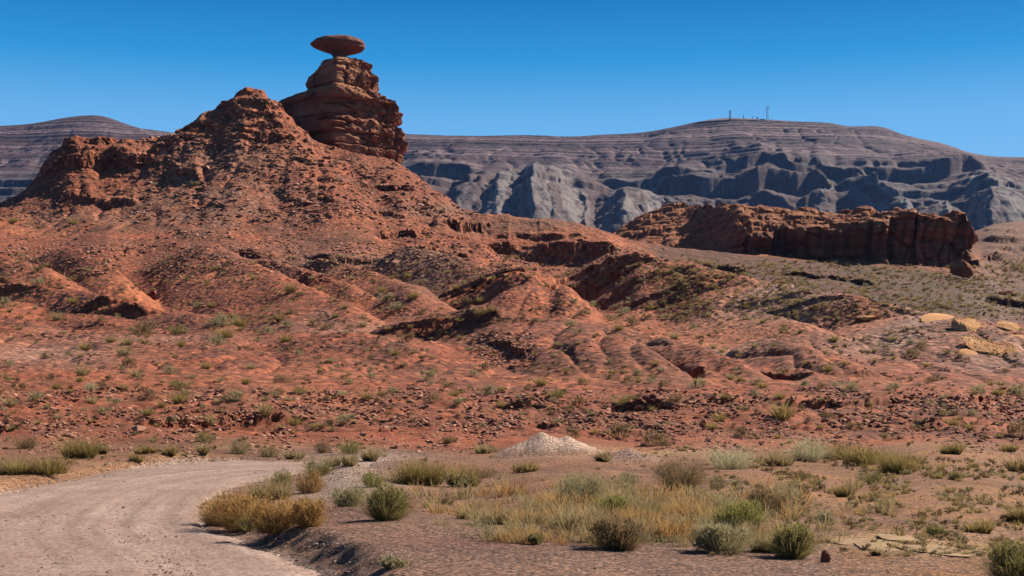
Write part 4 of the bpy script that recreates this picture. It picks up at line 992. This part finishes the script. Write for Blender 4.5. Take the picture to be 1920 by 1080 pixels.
def leaves(n, r, h, seed, size=0.05, lumps=5, hollow=0.35, up=0.6):
    """leafy dome of uneven lumps; every leaf spray a bent sliver"""
    g = np.random.default_rng(seed)
    lc = np.stack([g.uniform(-.62, .62, lumps) * r, g.uniform(-.62, .62, lumps) * r, g.uniform(.25, .68, lumps) * h], -1)
    lr = g.uniform(.20, .50, lumps)
    k = g.integers(0, lumps, n); d = g.normal(size=(n, 3)); d /= np.linalg.norm(d, axis=1)[:, None]
    q = (hollow + (1 - hollow) * g.random(n) ** 0.6)
    P = lc[k] + d * (lr[k] * q)[:, None] * np.array([r, r, h * 0.72])
    P[:, 2] = np.abs(P[:, 2]) * np.where(P[:, 2] < 0, 0.3, 1)
    out = d * 0.7 + np.array([0, 0, up]) + g.normal(0, 0.45, (n, 3)); out /= np.linalg.norm(out, axis=1)[:, None]
    s = size * g.uniform(0.5, 1.5, n)[:, None]
    sd = np.cross(out, g.normal(size=(n, 3))); sd /= np.linalg.norm(sd, axis=1)[:, None] + 1e-6
    V = np.stack([P - out * s * .5 , P + sd * s * .22, P - sd * s * .22, P + out * s], 1).reshape(-1, 3)
    o = (np.arange(n) * 4)[:, None]
    Fq = np.concatenate([o + [0, 1, 2], o + [1, 3, 2]])
    return V, Fq, np.repeat(g.random(n) * 0.5, 4), np.tile([0.1, 0.5, 0.5, 1.0], n) * np.repeat(np.clip(P[:, 2] / h, 0.1, 1), 4)
def join(*parts):
    Vs, Fs, Ss, Ts, o = [], [], [], [], 0
    for V, Fq, s, t_ in parts:
        Vs.append(V); Fs.append(Fq + o); Ss.append(s); Ts.append(t_); o += len(V)
    return np.concatenate(Vs), np.concatenate(Fs), np.concatenate(Ss), np.concatenate(Ts)
def plant_mesh(name, p): return raw_mesh(name, p[0], p[1], False, {'shade': p[2], 'tipw': p[3]})

LEAF = {
    'rust':  mat_leaf('rust_leaf', (0.27, 0.135, 0.042), (0.42, 0.235, 0.08), (0.60, 0.41, 0.18)),
    'sage':  mat_leaf('sage_leaf', (0.21, 0.18, 0.09), (0.31, 0.27, 0.14), (0.54, 0.48, 0.29)),
    'green': mat_leaf('green_leaf', (0.13, 0.115, 0.035), (0.23, 0.20, 0.065), (0.44, 0.38, 0.17)),
    'olive': mat_leaf('olive_leaf', (0.16, 0.115, 0.033), (0.30, 0.22, 0.075), (0.44, 0.34, 0.14)),
    'straw': mat_leaf('straw_leaf', (0.27, 0.19, 0.085), (0.36, 0.27, 0.13), (0.47, 0.38, 0.21)),
    'lime':  mat_leaf('lime_leaf', (0.17, 0.17, 0.045), (0.26, 0.25, 0.07), (0.38, 0.36, 0.13)),
    'dark':  mat_leaf('dark_leaf', (0.12, 0.078, 0.038), (0.23, 0.155, 0.08), (0.42, 0.30, 0.17)),
    'pale':  mat_leaf('pale_leaf', (0.30, 0.27, 0.14), (0.44, 0.40, 0.23), (0.75, 0.70, 0.48)),
}
M_STEM = mat_plain('dry_stem', (0.16, 0.095, 0.055), 0.9)
STYLE = {'rust': 'bush', 'sage': 'bush', 'green': 'bush', 'olive': 'grass', 'straw': 'grass', 'lime': 'bush', 'dark': 'bush', 'pale': 'bush'}

def shrub(name, label, cat, px, pyb, w, h, kind, seed, style=None, group=None, shift=0.0):
    """a plant of the foreground: foliage and stems under one Empty at its base"""
    g = on_ground(px, pyb)
    if g is None: return
    x, Y, z = g; s = Y / F; r = w / 2 * s; hh = h * s
    root = bpy.data.objects.new(name, None); COL.objects.link(root); root.location = (x, Y + r * 0.3, float(ground_z(x, Y + r * 0.3)) - 0.01)
    tag(root, label, cat, group)
    style = style or STYLE[kind]
    if style == 'grass':
        p = join(*[tuple_shift(blades(int(rng.integers(70, 150)), r * rng.uniform(.25, .5), hh * rng.uniform(.55, 1.1), seed + q, 0.85, max(0.005, 0.42 * s), 0.6), (rng.uniform(-.72, .72) * r, rng.uniform(-.6, .6) * r)) for q in range(max(3, int(w / 8)))])
    else:
        n = int(np.clip(w * h * 0.45, 500, 3200))
        p = join(leaves(n, r, hh, seed, max(1.5 * s, 0.035), 9 + int(w / 12)), blades(int(n * 0.30), r * 1.1, hh * 1.02, seed + 1, 1.15, 0.24 * s, 0.45))
    link('foliage', plant_mesh('foliage', p), LEAF[kind], root)
    st = blades(46, r * 0.4, hh * 0.8, seed + 2, 1.0, 0.30 * s, 0.3)
    link('stems', plant_mesh('stems', st), M_STEM, root)
    return root
def tuple_shift(p, d):
    V = p[0].copy(); V[:, 0] += d[0]; V[:, 1] += d[1]; return (V,) + p[1:]

FG = [
 (408,986,92,58,'rust','desert_shrub','low golden shrub spilling on to the road at the left edge of the rusty clump','shrub'),
 (452,996,130,82,'rust','desert_shrub','wide rusty golden shrub on the inside of the road bend, largest of the rusty clump','shrub'),
 (512,1003,105,72,'rust','desert_shrub','rounded rusty shrub in the middle of the clump at the road bend','shrub'),
 (578,988,74,62,'rust','desert_shrub','rusty shrub at the right end of the clump beside the bare red bank','shrub'),
 (462,1000,40,34,'green','green_tuft','small green tuft growing out of the foot of the largest rusty shrub','plant'),
 (528,914,54,38,'green','desert_shrub','dark green shrub above the rusty clump, by the far end of the road','shrub'),
 (500,938,80,50,'straw','dry_grass_tuft','straw coloured grass tuft between the dark green shrub and the rusty clump','grass tuft'),
 (578,925,60,50,'rust','desert_shrub','light rusty shrub just below the green shrub at the end of the road','shrub'),
 (595,893,72,34,'green','desert_shrub','bright green low shrub on the verge where the road vanishes','shrub'),
 (640,876,60,32,'straw','dry_grass_tuft','straw grass tuft to the right of the green shrub where the road vanishes','grass tuft'),
 (688,866,46,30,'straw','dry_grass_tuft','pale grass tuft on the gravel verge below the red rubble','grass tuft'),
 (650,950,78,46,'sage','desert_shrub','grey green feathery shrub left of the round dark green bush','shrub'),
 (725,976,86,78,'green','desert_shrub','round dark green bush throwing a long shadow on the red bank','bush'),
 (700,914,54,34,'lime','desert_shrub','small yellow green shrub behind the round dark green bush','shrub'),
 (783,910,104,62,'olive','grass_clump','large olive grass clump in front of the gravel flat, left of the white heap','grass clump'),
 (866,914,64,52,'olive','grass_clump','olive grass clump standing to the right of the largest olive clump','grass clump'),
 (905,896,60,22,'dark','desert_shrub','low brown shrub between the olive clumps and the white gravel heap','shrub'),
 (985,886,60,24,'olive','grass_clump','low olive grass at the left foot of the white gravel heap','grass clump'),
 (1278,918,108,66,'dark','desert_shrub','dense dark brown green bush right of centre with a black hollow at its foot','bush'),
 (1372,880,110,46,'pale','desert_shrub','pale sage bush with silvery tips behind the dense dark bush','bush'),
 (1470,874,64,36,'straw','dry_grass_tuft','straw tuft between the silvery sage bush and the tall pale bush','grass tuft'),
 (1520,866,76,52,'pale','desert_shrub','tall pale yellow bush at the edge of the rubble slope','bush'),
 (1568,862,70,34,'olive','grass_clump','olive grass strip right of the tall pale yellow bush','grass clump'),
 (1628,872,108,42,'olive','grass_clump','long olive grass clump, the widest at the right of the picture','grass clump'),
 (1690,888,64,48,'olive','grass_clump','dark based olive grass clump at the right end of the long clump','grass clump'),
 (1783,852,56,32,'olive','grass_clump','olive tuft alone to the right of the long grass clumps','grass clump'),
 (1890,848,40,20,'olive','grass_clump','small olive tuft near the right edge above the brown flat','grass clump'),
 (1912,886,44,36,'olive','grass_clump','rounded olive tuft cut by the right edge','grass clump'),
 (1640,908,44,30,'green','desert_shrub','green sprig below the long olive grass clump','shrub'),
 (1588,932,44,30,'olive','grass_clump','olive tuft alone on the tan flat','grass clump'),
 (1792,900,30,18,'green','green_tuft','tiny green tuft on the brown flat below the lone olive tuft','plant'),
 (1095,942,96,66,'sage','desert_shrub','grey green bush at the back left of the big grass patch','bush'),
 (1180,906,50,26,'sage','desert_shrub','small dark sage bush between the grey green bush and the dense dark bush','bush'),
 (940,984,110,44,'straw','dry_grass_tuft','pale straw grass at the left end of the big grass patch','grass tuft'),
 (1020,984,90,40,'rust','dry_grass_tuft','golden tuft left of the grey green bush','grass tuft','grass'),
 (890,974,70,26,'straw','dry_grass_tuft','low straw fringe at the far left tip of the big grass patch','grass tuft'),
 (1078,1001,98,56,'straw','dry_grass_tuft','straw bush with a dark hollow in the front of the big grass patch','grass tuft'),
 (1160,1032,116,74,'dark','desert_shrub','brown twiggy bush at the front edge of the big grass patch','bush'),
 (1210,968,120,54,'straw','dry_grass_tuft','straw grass in the middle of the big grass patch','grass tuft'),
 (1250,1016,130,62,'rust','dry_grass_tuft','golden grass between the brown twiggy bush and the front sage bush','grass tuft','grass'),
 (1300,980,110,50,'rust','dry_grass_tuft','golden grass behind the front sage bush','grass tuft','grass'),
 (1145,968,80,46,'lime','desert_shrub','yellow green bush in the middle of the big grass patch','bush'),
 (1362,1038,124,68,'sage','desert_shrub','front sage bush with pale tips at the right of the big grass patch','bush'),
 (1388,992,110,58,'lime','desert_shrub','yellow green bush above the front sage bush','bush'),
 (1438,968,98,62,'dark','desert_shrub','dark brown bush at the upper right end of the big grass patch','bush'),
 (1488,1048,92,72,'green','desert_shrub','green bush at the right end of the big grass patch beside the upright stone','bush'),
 (1440,1036,70,48,'straw','dry_grass_tuft','straw grass between the front sage bush and the green bush','grass tuft'),
 (1005,1022,28,24,'green','green_tuft','tiny green plant alone on the grey gravel','plant'),
 (1640,1042,26,24,'straw','dry_grass_tuft','thin straw tuft on the pale sand','grass tuft'),
 (1552,982,46,28,'sage','desert_shrub','low sage sprig right of the dark brown bush','shrub'),
 (1500,902,60,20,'dark','desert_shrub','low dark twiggy shrub below the tall pale yellow bush','shrub'),
 (1905,1092,120,84,'green','desert_shrub','big green bush cut by the lower right corner','bush'),
 (1912,980,60,50,'olive','grass_clump','olive clump at the right edge above the corner bush','grass clump'),
 (1840,1000,60,30,'olive','grass_clump','thin olive clump left of the corner bush','grass clump'),
 (1760,1006,50,22,'green','desert_shrub','low green shrub on the tan flat left of the corner bush','shrub'),
 (800,952,20,16,'olive','grass_clump','first tiny tuft right of the round dark green bush','grass clump'),
 (836,946,36,14,'dark','desert_shrub','row of tiny brown tufts right of the round dark green bush','shrub'),
 (740,1068,60,22,'sage','green_tuft','flat grey green plant lying on the gravel near the bottom edge','plant'),
 (60,890,130,40,'olive','grass_clump','long olive grass clump on the left verge of the road','grass clump'),
 (12,892,70,44,'straw','dry_grass_tuft','straw clump at the left edge beside the road','grass tuft'),
 (150,860,74,48,'olive','grass_clump','tall olive brown clump on the left verge behind the gravel berm','grass clump'),
 (45,842,56,28,'dark','desert_shrub','dark shrub on the rubble at the left edge above the road','shrub'),
 (188,852,30,24,'straw','dry_grass_tuft','small straw tuft right of the tall olive brown clump','grass tuft'),
 (255,868,22,22,'olive','grass_clump','single tuft growing on the gravel berm of the road','grass clump'),
 (270,852,44,20,'olive','grass_clump','olive tuft just behind the gravel berm','grass clump'),
 (318,856,30,24,'olive','grass_clump','second olive tuft behind the berm, left of the pale pair','grass clump'),
 (380,856,34,30,'straw','dry_grass_tuft','pale tuft at the edge of the road near its middle','grass tuft'),
 (446,852,44,36,'sage','desert_shrub','sage tuft standing in shade by the far edge of the road','shrub'),
 (382,830,42,26,'green','desert_shrub','green shrub on the rubble just above the road','shrub'),
 (502,858,40,28,'green','desert_shrub','green tuft by the road edge before the road vanishes','shrub'),
 (552,862,36,28,'straw','dry_grass_tuft','straw tuft at the very end of the visible road','grass tuft'),
 (604,850,34,30,'dark','desert_shrub','dark shrub behind the end of the road','shrub'),
 (655,852,48,34,'lime','desert_shrub','yellow green shrub behind the end of the road','shrub'),
 (840,832,28,18,'dark','desert_shrub','grey dead looking shrub at the foot of the rubble, left of the white heap','shrub'),
 (1128,866,40,28,'straw','dry_grass_tuft','straw tuft at the right foot of the white gravel heap','grass tuft'),
 (914,850,70,22,'straw','dry_grass_tuft','pale grass just left of the white gravel heap','grass tuft'),
 (1345,918,40,16,'dark','desert_shrub','small dark twigs on the tan flat right of the dense dark bush','shrub'),
]
for k, f_ in enumerate(FG):
    px, pyb, w, h, kind, nm, lb, ct = f_[:8]
    shrub(nm, lb, ct, px, pyb, w, h, kind, 1000 + k * 17, f_[8] if len(f_) > 8 else None)

# smaller shrubs further off: six looks, copied
small = {}
for kind, n in (('dark', 3), ('olive', 2), ('straw', 2), ('sage', 2), ('green', 1), ('pale', 1)):
    small[kind] = []
    for q in range(n):
        p = join(leaves(330, 0.5, 0.62, 50 + q * 7 + len(kind), 0.07, 5), blades(60, 0.5, 0.62, 90 + q, 1.1, 0.008)) if kind not in ('olive', 'straw') else join(blades(190, 0.42, 0.62, 60 + q, 0.95, 0.010, 0.4), leaves(140, 0.45, 0.5, 70 + q, 0.05, 4))
        small[kind].append(plant_mesh(kind + '_shrub', p)); small[kind][-1].materials.append(LEAF[kind])
WORD = {'dark': 'dark brown', 'olive': 'olive', 'straw': 'straw coloured', 'sage': 'grey green', 'green': 'green', 'pale': 'pale'}
def zone(px, py, Y):
    if Y > 335: return 'on the flank of the cone hill' if px < 930 else 'on the slope under the mesa'
    if Y > 200: return ('among the rounded red spurs on the left' if px < 480 else 'among the rounded red spurs under the cone hill' if px < 900 else 'in the hollow beside the long red spur' if px < 1250 else 'on the long red spur under the mesa')
    if Y > 158: return 'along the terrace edge on the left' if px < 480 else 'along the straight terrace edge' if px < 900 else 'on the red mounds right of centre' if px < 1420 else 'on the right hand red slope'
    if Y > 118: return ('on the red bank at the left' if px < 480 else 'on the red bank below the terrace edge' if px < 960 else 'at the foot of the red mounds' if px < 1420 else 'below the dark overhang at the right')
    if Y > 88: return 'on the rubble bench at the left' if px < 480 else 'on the rubble bench in the middle' if px < 1100 else 'on the rubble bench at the right'
    return 'low on the rubble slope beyond the road' if px < 760 else 'low on the rubble slope behind the white heap' if px < 1420 else 'low on the rubble slope at the right'
MID = [(265,628,50,'dark'),(332,628,36,'green'),(160,657,26),(207,642,22),(240,647,26),(82,672,22),(22,687,20),(155,705,34),(100,712,26),(150,716,20),(35,732,28),(12,715,20),(105,730,20),(232,667,34,'straw'),(240,690,36),(255,707,26),
(172,732,26,'pale'),(195,727,26),(232,732,20),(132,737,16),(340,730,40,'green'),(347,742,22,'straw'),(65,752,34),(20,762,30,'straw'),(172,757,28,'straw'),(212,760,28),(275,747,34,'dark'),(335,757,34),(302,765,20),(437,752,34,'sage'),(412,757,22,'straw'),
(197,777,28),(277,780,30),(387,692,24),(320,702,26),(362,710,20),(410,717,16),(462,720,20),(470,692,24),(322,797,30),(392,802,34),(425,612,40,'sage'),(405,612,30,'sage'),(450,613,34,'olive'),(410,647,34,'sage'),(422,634,30,'olive'),(460,657,20),
(340,650,20),(137,570,22),(107,600,26),(185,607,20),(370,577,20),(397,577,20),(7,577,34,'sage'),(542,613,26),(590,612,28),(612,618,22),(505,626,28,'sage'),(537,641,26),(655,616,18),(680,613,24,'straw'),(757,643,36),(740,666,18),(692,673,16),
(757,686,14),(620,681,20),(562,668,20),(880,658,16),(905,696,28,'dark'),(892,706,24),(810,701,24),(802,713,36),(805,723,16,'sage'),(842,728,28),(852,743,24),(812,756,30,'dark'),(857,761,26),(915,741,34),(940,733,18),(645,711,20),(565,738,30,'green'),
(525,738,20),(640,743,20,'pale'),(687,751,22,'olive'),(735,738,24),(617,753,24),(540,753,18,'straw'),(525,718,30),(655,721,20),(600,703,20),(695,708,20),(500,771,24),(495,791,32),(552,798,28),(642,793,36,'sage'),(902,601,28),(875,568,22),(792,588,18),
(777,561,24),(720,568,32,'sage'),(742,583,32,'sage'),(715,548,22),(630,596,16),(680,596,16),(547,588,16),(545,548,26),(525,603,26),(647,578,16),(940,766,22),(1042,746,34,'green'),(1015,723,28),(1095,721,28),(1142,711,18),(1172,718,22),(1197,718,14),
(1222,718,18),(1242,725,24),(1305,728,40,'sage'),(1200,706,20),(1142,681,16),(1172,701,14),(1085,646,12),(1165,762,34,'green'),(1267,758,32,'dark'),(1360,753,22),(1370,711,18),(1417,721,24),(1430,728,22),(1417,743,20),(1082,763,36,'dark'),(1075,821,38,'dark'),
(1162,821,56,'dark'),(1230,833,54,'dark'),(1247,841,26,'dark'),(1395,821,34,'dark'),(1335,806,26),(1070,613,26,'sage'),(1082,626,22,'sage'),(1265,636,24),(1315,643,16),(1047,798,18),(1350,791,28,'olive'),(1595,733,28,'sage'),(1570,726,20,'pale'),(1540,728,20),
(1507,728,30,'sage'),(1672,731,32,'sage'),(1742,718,22,'dark'),(1767,711,12),(1877,723,20),(1835,738,34),(1872,741,26),(1912,743,32),(1712,668,30),(1797,671,14),(1640,678,12),(1552,698,22),(1517,663,16),(1565,641,22),(1547,663,14),(1467,706,24),(1467,786,52,'olive'),
(1557,786,28,'dark'),(1602,806,30,'dark'),(1517,793,20),(1787,798,26),(1820,806,20),(1902,819,42,'dark'),(1825,781,22),(1665,826,30),(1905,691,16),(1887,698,16),(1532,581,20,'dark'),(1677,638,16,'straw'),(1705,646,14),(1727,648,14,'straw'),(1737,688,14),(1505,768,20),
(1462,748,28),(25,417,20),(137,422,22),(72,511,30,'dark'),(72,536,24,'sage'),(162,533,14),(390,533,16),(350,526,14),(405,506,14),(365,348,18),(292,348,12),(235,436,14),(205,428,14),(660,525,14),(700,530,14),(735,523,12),(765,521,16),(840,512,12),(880,512,14),(820,545,14),(855,545,18),
(900,570,16),(920,590,20),(1000,605,18),(1110,575,18,'sage'),(1075,572,24,'sage'),(1095,590,20),(1150,600,26),(1170,590,24),(1190,610,26),(1210,600,22),(1220,580,20),(1160,620,22),(1250,600,20),(1260,580,16),(1290,590,14),(1330,570,14),(1400,580,14),(1430,605,16),(1390,600,12),(1350,610,12),(1300,615,16),(1470,615,14),(1500,625,12)]
pxk = ['dark'] * 4 + ['olive'] * 4 + ['straw'] * 2 + ['sage'] * 3
n_mid = 0
for q, m in enumerate(MID):
    g = on_ground(m[0], m[1])
    if g is None: continue
    x, Y, z = g; kind = m[3] if len(m) > 3 else pxk[(q * 7 + int(m[0])) % len(pxk)]
    me = small[kind][q % len(small[kind])]
    o = link('desert_shrub', me, None, None, (x, Y, z - 0.02)); sc_ = 1.22 * m[2] * Y / F
    o.scale = (sc_, sc_, sc_ * rng.uniform(0.75, 1.05)); o.rotation_euler.z = rng.uniform(0, 6.28)
    zn = zone(m[0], m[1], Y)
    tag(o, 'small %s shrub %s' % (WORD[kind], zn), 'shrub', '%s shrubs %s' % (WORD[kind], zn)); n_mid += 1
# and the scrub nobody could count
sp = {'dark': [], 'olive': [], 'straw': [], 'sage': []}
def scrub(n, x0, x1, y0, y1, w0, w1, dens):
    for _ in range(n):
        a, b = rng.uniform(x0, x1), rng.uniform(y0, y1)
        if rng.random() > dens(a, b): continue
        g = on_ground(a, b)
        if g is None or g[1] > 640 or math.hypot((a - 1030) / 110, (b - 838) / 36) < 1: continue
        k_ = int(np.searchsorted(-_seen[:, int(round(float(jx(a))))], -b))
        if g[1] < 70 and RSD[k_, int(round(float(jx(a))))] < 0.3: continue
        w = rng.uniform(w0, w1)
        sp[['dark', 'dark', 'olive', 'straw', 'sage'][rng.integers(0, 5)]].append((*g, w * g[1] / F))
dn = lambda a, b: float(np.clip(0.45 + 1.2 * perlin2(np.float32(a / 110), np.float32(b / 45)), 0.03, 1))
scrub(650, -200, 2120, 730, 845, 8, 22, dn)
scrub(900, -200, 2120, 615, 728, 7, 19, dn)
scrub(1100, -200, 1500, 480, 612, 6, 15, dn)
scrub(2600, 1230, 2120, 490, 602, 6, 13, lambda a, b: 0.3 + 0.7 * dn(a, b))
scrub(140, -200, 900, 330, 470, 5, 10, dn)
scrub(3200, 1330, 2120, 862, 1045, 7, 26, lambda a, b: 0.8 * dn(a * 1.5, b * 1.5))
scrub(200, 560, 1400, 840, 960, 5, 16, dn)
scrub(160, -200, 560, 800, 870, 8, 20, dn)
for kind, L in sp.items():
    Vs, Fs, Ss, Ts, o_ = [], [], [], [], 0
    for q, (x, Y, z, s) in enumerate(L):
        p = (leaves(90, 0.5, 0.6, 300 + q % 9, 0.14, 4) if kind in ('dark', 'sage') else blades(70, 0.42, 0.62, 300 + q % 9, 0.95, 0.022, 0.4))
        ca, sa = math.cos(q * 1.7), math.sin(q * 1.7); v = p[0]
        Vs.append(np.stack([v[:, 0] * ca - v[:, 1] * sa, v[:, 0] * sa + v[:, 1] * ca, v[:, 2]], -1) * s + [x, Y, z - 0.01]); Fs.append(p[1] + o_); Ss.append(np.clip(p[2] * 0.7 + (q % 7) / 14, 0, 1)); Ts.append(p[3]); o_ += len(v)
    me = plant_mesh('scrub', (np.concatenate(Vs), np.concatenate(Fs), np.concatenate(Ss), np.concatenate(Ts)))
    tag(link('scrub', me, LEAF[kind]), 'sparse %s scrub dotted over the red slopes and flats' % WORD[kind], 'scrub', None, 'stuff')
# short dry grass filling the big patch
gp_ = []
for _ in range(1000):
    a, b = rng.normal(1190, 160), rng.normal(975, 34)
    if b > 1028 + (a - 1200) * 0.03 or b < 912: continue
    g = on_ground(a, b)
    if g: gp_.append((*g, rng.uniform(22, 50) * g[1] / F * float(np.clip(0.85 + 0.9 * perlin2(np.float32(a / 60), np.float32(b / 16)), 0.35, 1.35))))
patch = {'straw': [], 'rust': [], 'sage': []}
for q, (x, Y, z, s) in enumerate(gp_):
    w_ = perlin2(np.float32(x * 0.9 + 4), np.float32(Y * 0.35)) + rng.normal(0, 0.22)
    patch['rust' if w_ > 0.25 else 'sage' if w_ < -0.28 else 'straw'].append((x, Y, z, s))
for kind, L in patch.items():
    Vs, Fs, Ss, Ts, o_ = [], [], [], [], 0
    for q, (x, Y, z, s) in enumerate(L):
        v, f, sh, tw = blades(46, 0.6, rng.uniform(0.6, 1.05), 700 + q % 25, 0.9, 0.014, 0.6) if kind != 'sage' else leaves(120, 0.7, 0.8, 800 + q % 25, 0.07, 5)
        Vs.append(v * s + [x, Y, z - 0.01]); Fs.append(f + o_); Ss.append(sh * 0.8 + 0.2 * rng.random()); Ts.append(tw); o_ += len(v)
    tag(link('dry_grass', plant_mesh('dry_grass', tuple(np.concatenate(q) for q in (Vs, Fs, Ss, Ts))), LEAF[kind]), '%s grass filling the ground between the bushes of the big patch' % {'straw': 'short straw', 'rust': 'golden brown', 'sage': 'grey green'}[kind], 'grass', None, 'stuff')

# ------------------------------------------------------------------ radio masts on the skyline
M_STEEL = mat_plain('mast_steel', (0.22, 0.25, 0.30), 0.6); M_WHITE = mat_plain('white_dish', (0.75, 0.77, 0.80), 0.5); M_SHED = mat_plain('shed_wall', (0.22, 0.16, 0.16), 0.8)
def tube(p, q, r0, r1, n=6):
    p, q = np.array(p, float), np.array(q, float); d = (q - p) / np.linalg.norm(q - p); u = np.cross(d, [0.3, 0.9, 0.2]); u /= np.linalg.norm(u); w = np.cross(d, u)
    a = np.arange(n) * 2 * math.pi / n; ring = np.cos(a)[:, None] * u + np.sin(a)[:, None] * w
    V = np.concatenate([p + ring * r0, q + ring * r1]); return V, np.array([[i, (i + 1) % n, n + (i + 1) % n, n + i] for i in range(n)] + [[0, 3, 2, 1], [0, 5, 4, 3], [n, n + 1, n + 2, n + 3], [n, n + 3, n + 4, n + 5]])
def box(c, d):
    c, d = np.array(c, float), np.array(d, float) / 2
    v = np.array([(-1,-1,-1),(1,-1,-1),(1,1,-1),(-1,1,-1),(-1,-1,1),(1,-1,1),(1,1,1),(-1,1,1)]) * d + c
    return v, np.array([(0,3,2,1),(4,5,6,7),(0,1,5,4),(1,2,6,5),(2,3,7,6),(3,0,4,7)])
def put(name, mat, parent, *shapes):
    Vs, Fs, o_ = [], [], 0
    for v, f in shapes: Vs.append(v); Fs.append(f + o_); o_ += len(v)
    return link(name, raw_mesh(name, np.concatenate(Vs), np.concatenate(Fs)), mat, parent)
KY = 3775.0; MS = KY / F
def ridge_top(px):
    j = int(np.clip(round((px - rpx[0]) / 2.2), 0, len(rpx) - 1)); i = int(np.searchsorted(rYs, KY)); return float(rZ[i, j])
def mast(name, label, cat, px):
    o = bpy.data.objects.new(name, None); COL.objects.link(o); o.location = ((px - 960) * MS, KY, ridge_top(px) - 1.0); return tag(o, label, cat)
def lattice(h, w0, w1, r):
    out = []
    cs = [(-1, -1), (1, -1), (1, 1), (-1, 1)]; n = max(3, int(h / (w0 * 2.2)))
    for a, b in cs: out.append(tube((a * w0, b * w0, 0), (a * w1, b * w1, h), r, r))
    for k in range(n):
        z0, z1 = h * k / n, h * (k + 1) / n; w_, x_ = w0 + (w1 - w0) * k / n, w0 + (w1 - w0) * (k + 1) / n
        for q in range(4):
            a, b = cs[q], cs[(q + 1) % 4]; out.append(tube((a[0] * w_, a[1] * w_, z0), (b[0] * x_, b[1] * x_, z1), r * .6, r * .6))
    return out
t = mast('radio_tower', 'thick lattice radio tower at the left end of the ridge top masts', 'radio tower', 1369)
put('tower_frame', M_STEEL, t, *lattice(27, 2.2, 1.7, 0.45)); put('antenna_panel', M_WHITE, t, box((-2.4, -1.5, 8.5), (2.6, 1.5, 3.0)), box((-1.5, -1.5, 14), (2.0, 1.2, 1.6))); put('antenna_whip', M_STEEL, t, tube((-1.2, 0, 26), (-1.2, 0, 27.5), .3, .2)); put('equipment_hut', M_SHED, t, box((0, -1, 1.6), (7.5, 5, 4.2)))
t = mast('radio_mast', 'short thin mast with a box, second from the left on the ridge top', 'radio mast', 1394)
put('pole', M_STEEL, t, tube((0, 0, 0), (0, 0, 16), .75, .5)); put('antenna_panel', M_STEEL, t, box((-.4, -.8, 8.5), (2.2, 1.4, 3.4))); put('equipment_hut', M_SHED, t, box((2.8, -1, 1.6), (4, 4, 3.4)))
t = mast('radio_mast', 'short bare mast leaning right at the middle of the ridge top', 'radio mast', 1411.5)
put('pole', M_STEEL, t, tube((0, 0, 0), (0, 0, 9), .9, .7), tube((0, 0, 8.6), (1.1, 0, 13), .7, .5)); put('antenna_panel', M_STEEL, t, box((.9, -.6, 11.5), (1.2, 1, 2.4)))
t = mast('water_tank', 'small tank on legs between the two bare masts of the ridge top', 'water tank', 1420)
put('legs', M_STEEL, t, *[tube((a, b, 0), (a, b, 7), .35, .35) for a in (-1.6, 1.6) for b in (-1.6, 1.6)]); put('tank', M_STEEL, t, tube((0, 0, 6.6), (0, 0, 9.0), 3.0, 3.0, 10))
t = mast('equipment_hut', 'low flat hut beside the tallest mast on the ridge top', 'hut', 1429)
put('wall', M_SHED, t, box((0, 0, 1.6), (13, 6, 4.2))); put('roof', M_STEEL, t, box((0, 0, 3.95), (13.6, 6.6, .5)))
t = mast('radio_tower', 'tallest slim radio tower with dishes at the right end of the ridge top', 'radio tower', 1438)
put('tower_frame', M_STEEL, t, tube((0, 0, 0), (0, 0, 41), 1.1, .55), tube((4.2, 0, 0), (2.6, 0, 26), .5, .4)); put('whip', M_STEEL, t, tube((0, 0, 40), (0, 0, 44), .4, .3))
put('dish', M_WHITE, t, tube((4.4, -1.2, 37.5), (4.4, -.2, 40.5), 1.3, .9, 8)); put('dish', M_STEEL, t, tube((4.2, -1.6, 34), (4.2, -.6, 34.6), 1.5, .7, 8)); put('dish', M_STEEL, t, tube((-2.4, -1.6, 29.5), (-2.4, -.6, 30.1), 1.6, .7, 8))
put('arm', M_STEEL, t, tube((0, 0, 32), (4.2, -.6, 34.3), .35, .35), tube((0, 0, 29.8), (-2.4, -.6, 29.8), .35, .35))
t = mast('satellite_dish', 'white dish on the ground right of the tallest mast', 'dish', 1446)
put('dish_bowl', M_WHITE, t, tube((0, -1.0, 1.8), (0.4, 0.6, 3.4), 2.9, 1.0, 12)); put('stand', M_STEEL, t, tube((0, .4, 0), (.2, .3, 2.6), .5, .4))

# ------------------------------------------------------------------ the air
hv, hf = box((0, 2250, 560), (9000, 4700, 1240))
hm = bpy.data.materials.new('air'); hm.use_nodes = True; hm.node_tree.nodes.remove(hm.node_tree.nodes['Principled BSDF'])
pv = hm.node_tree.nodes.new('ShaderNodeVolumePrincipled'); pv.inputs['Density'].default_value = 0.000012; pv.inputs['Color'].default_value = (0.20, 0.42, 1.0, 1); pv.inputs['Anisotropy'].default_value = 0.2
hm.node_tree.links.new(pv.outputs[0], hm.node_tree.nodes['Material Output'].inputs['Volume'])
tag(link('haze', raw_mesh('haze', hv, hf), hm), kind='stuff')
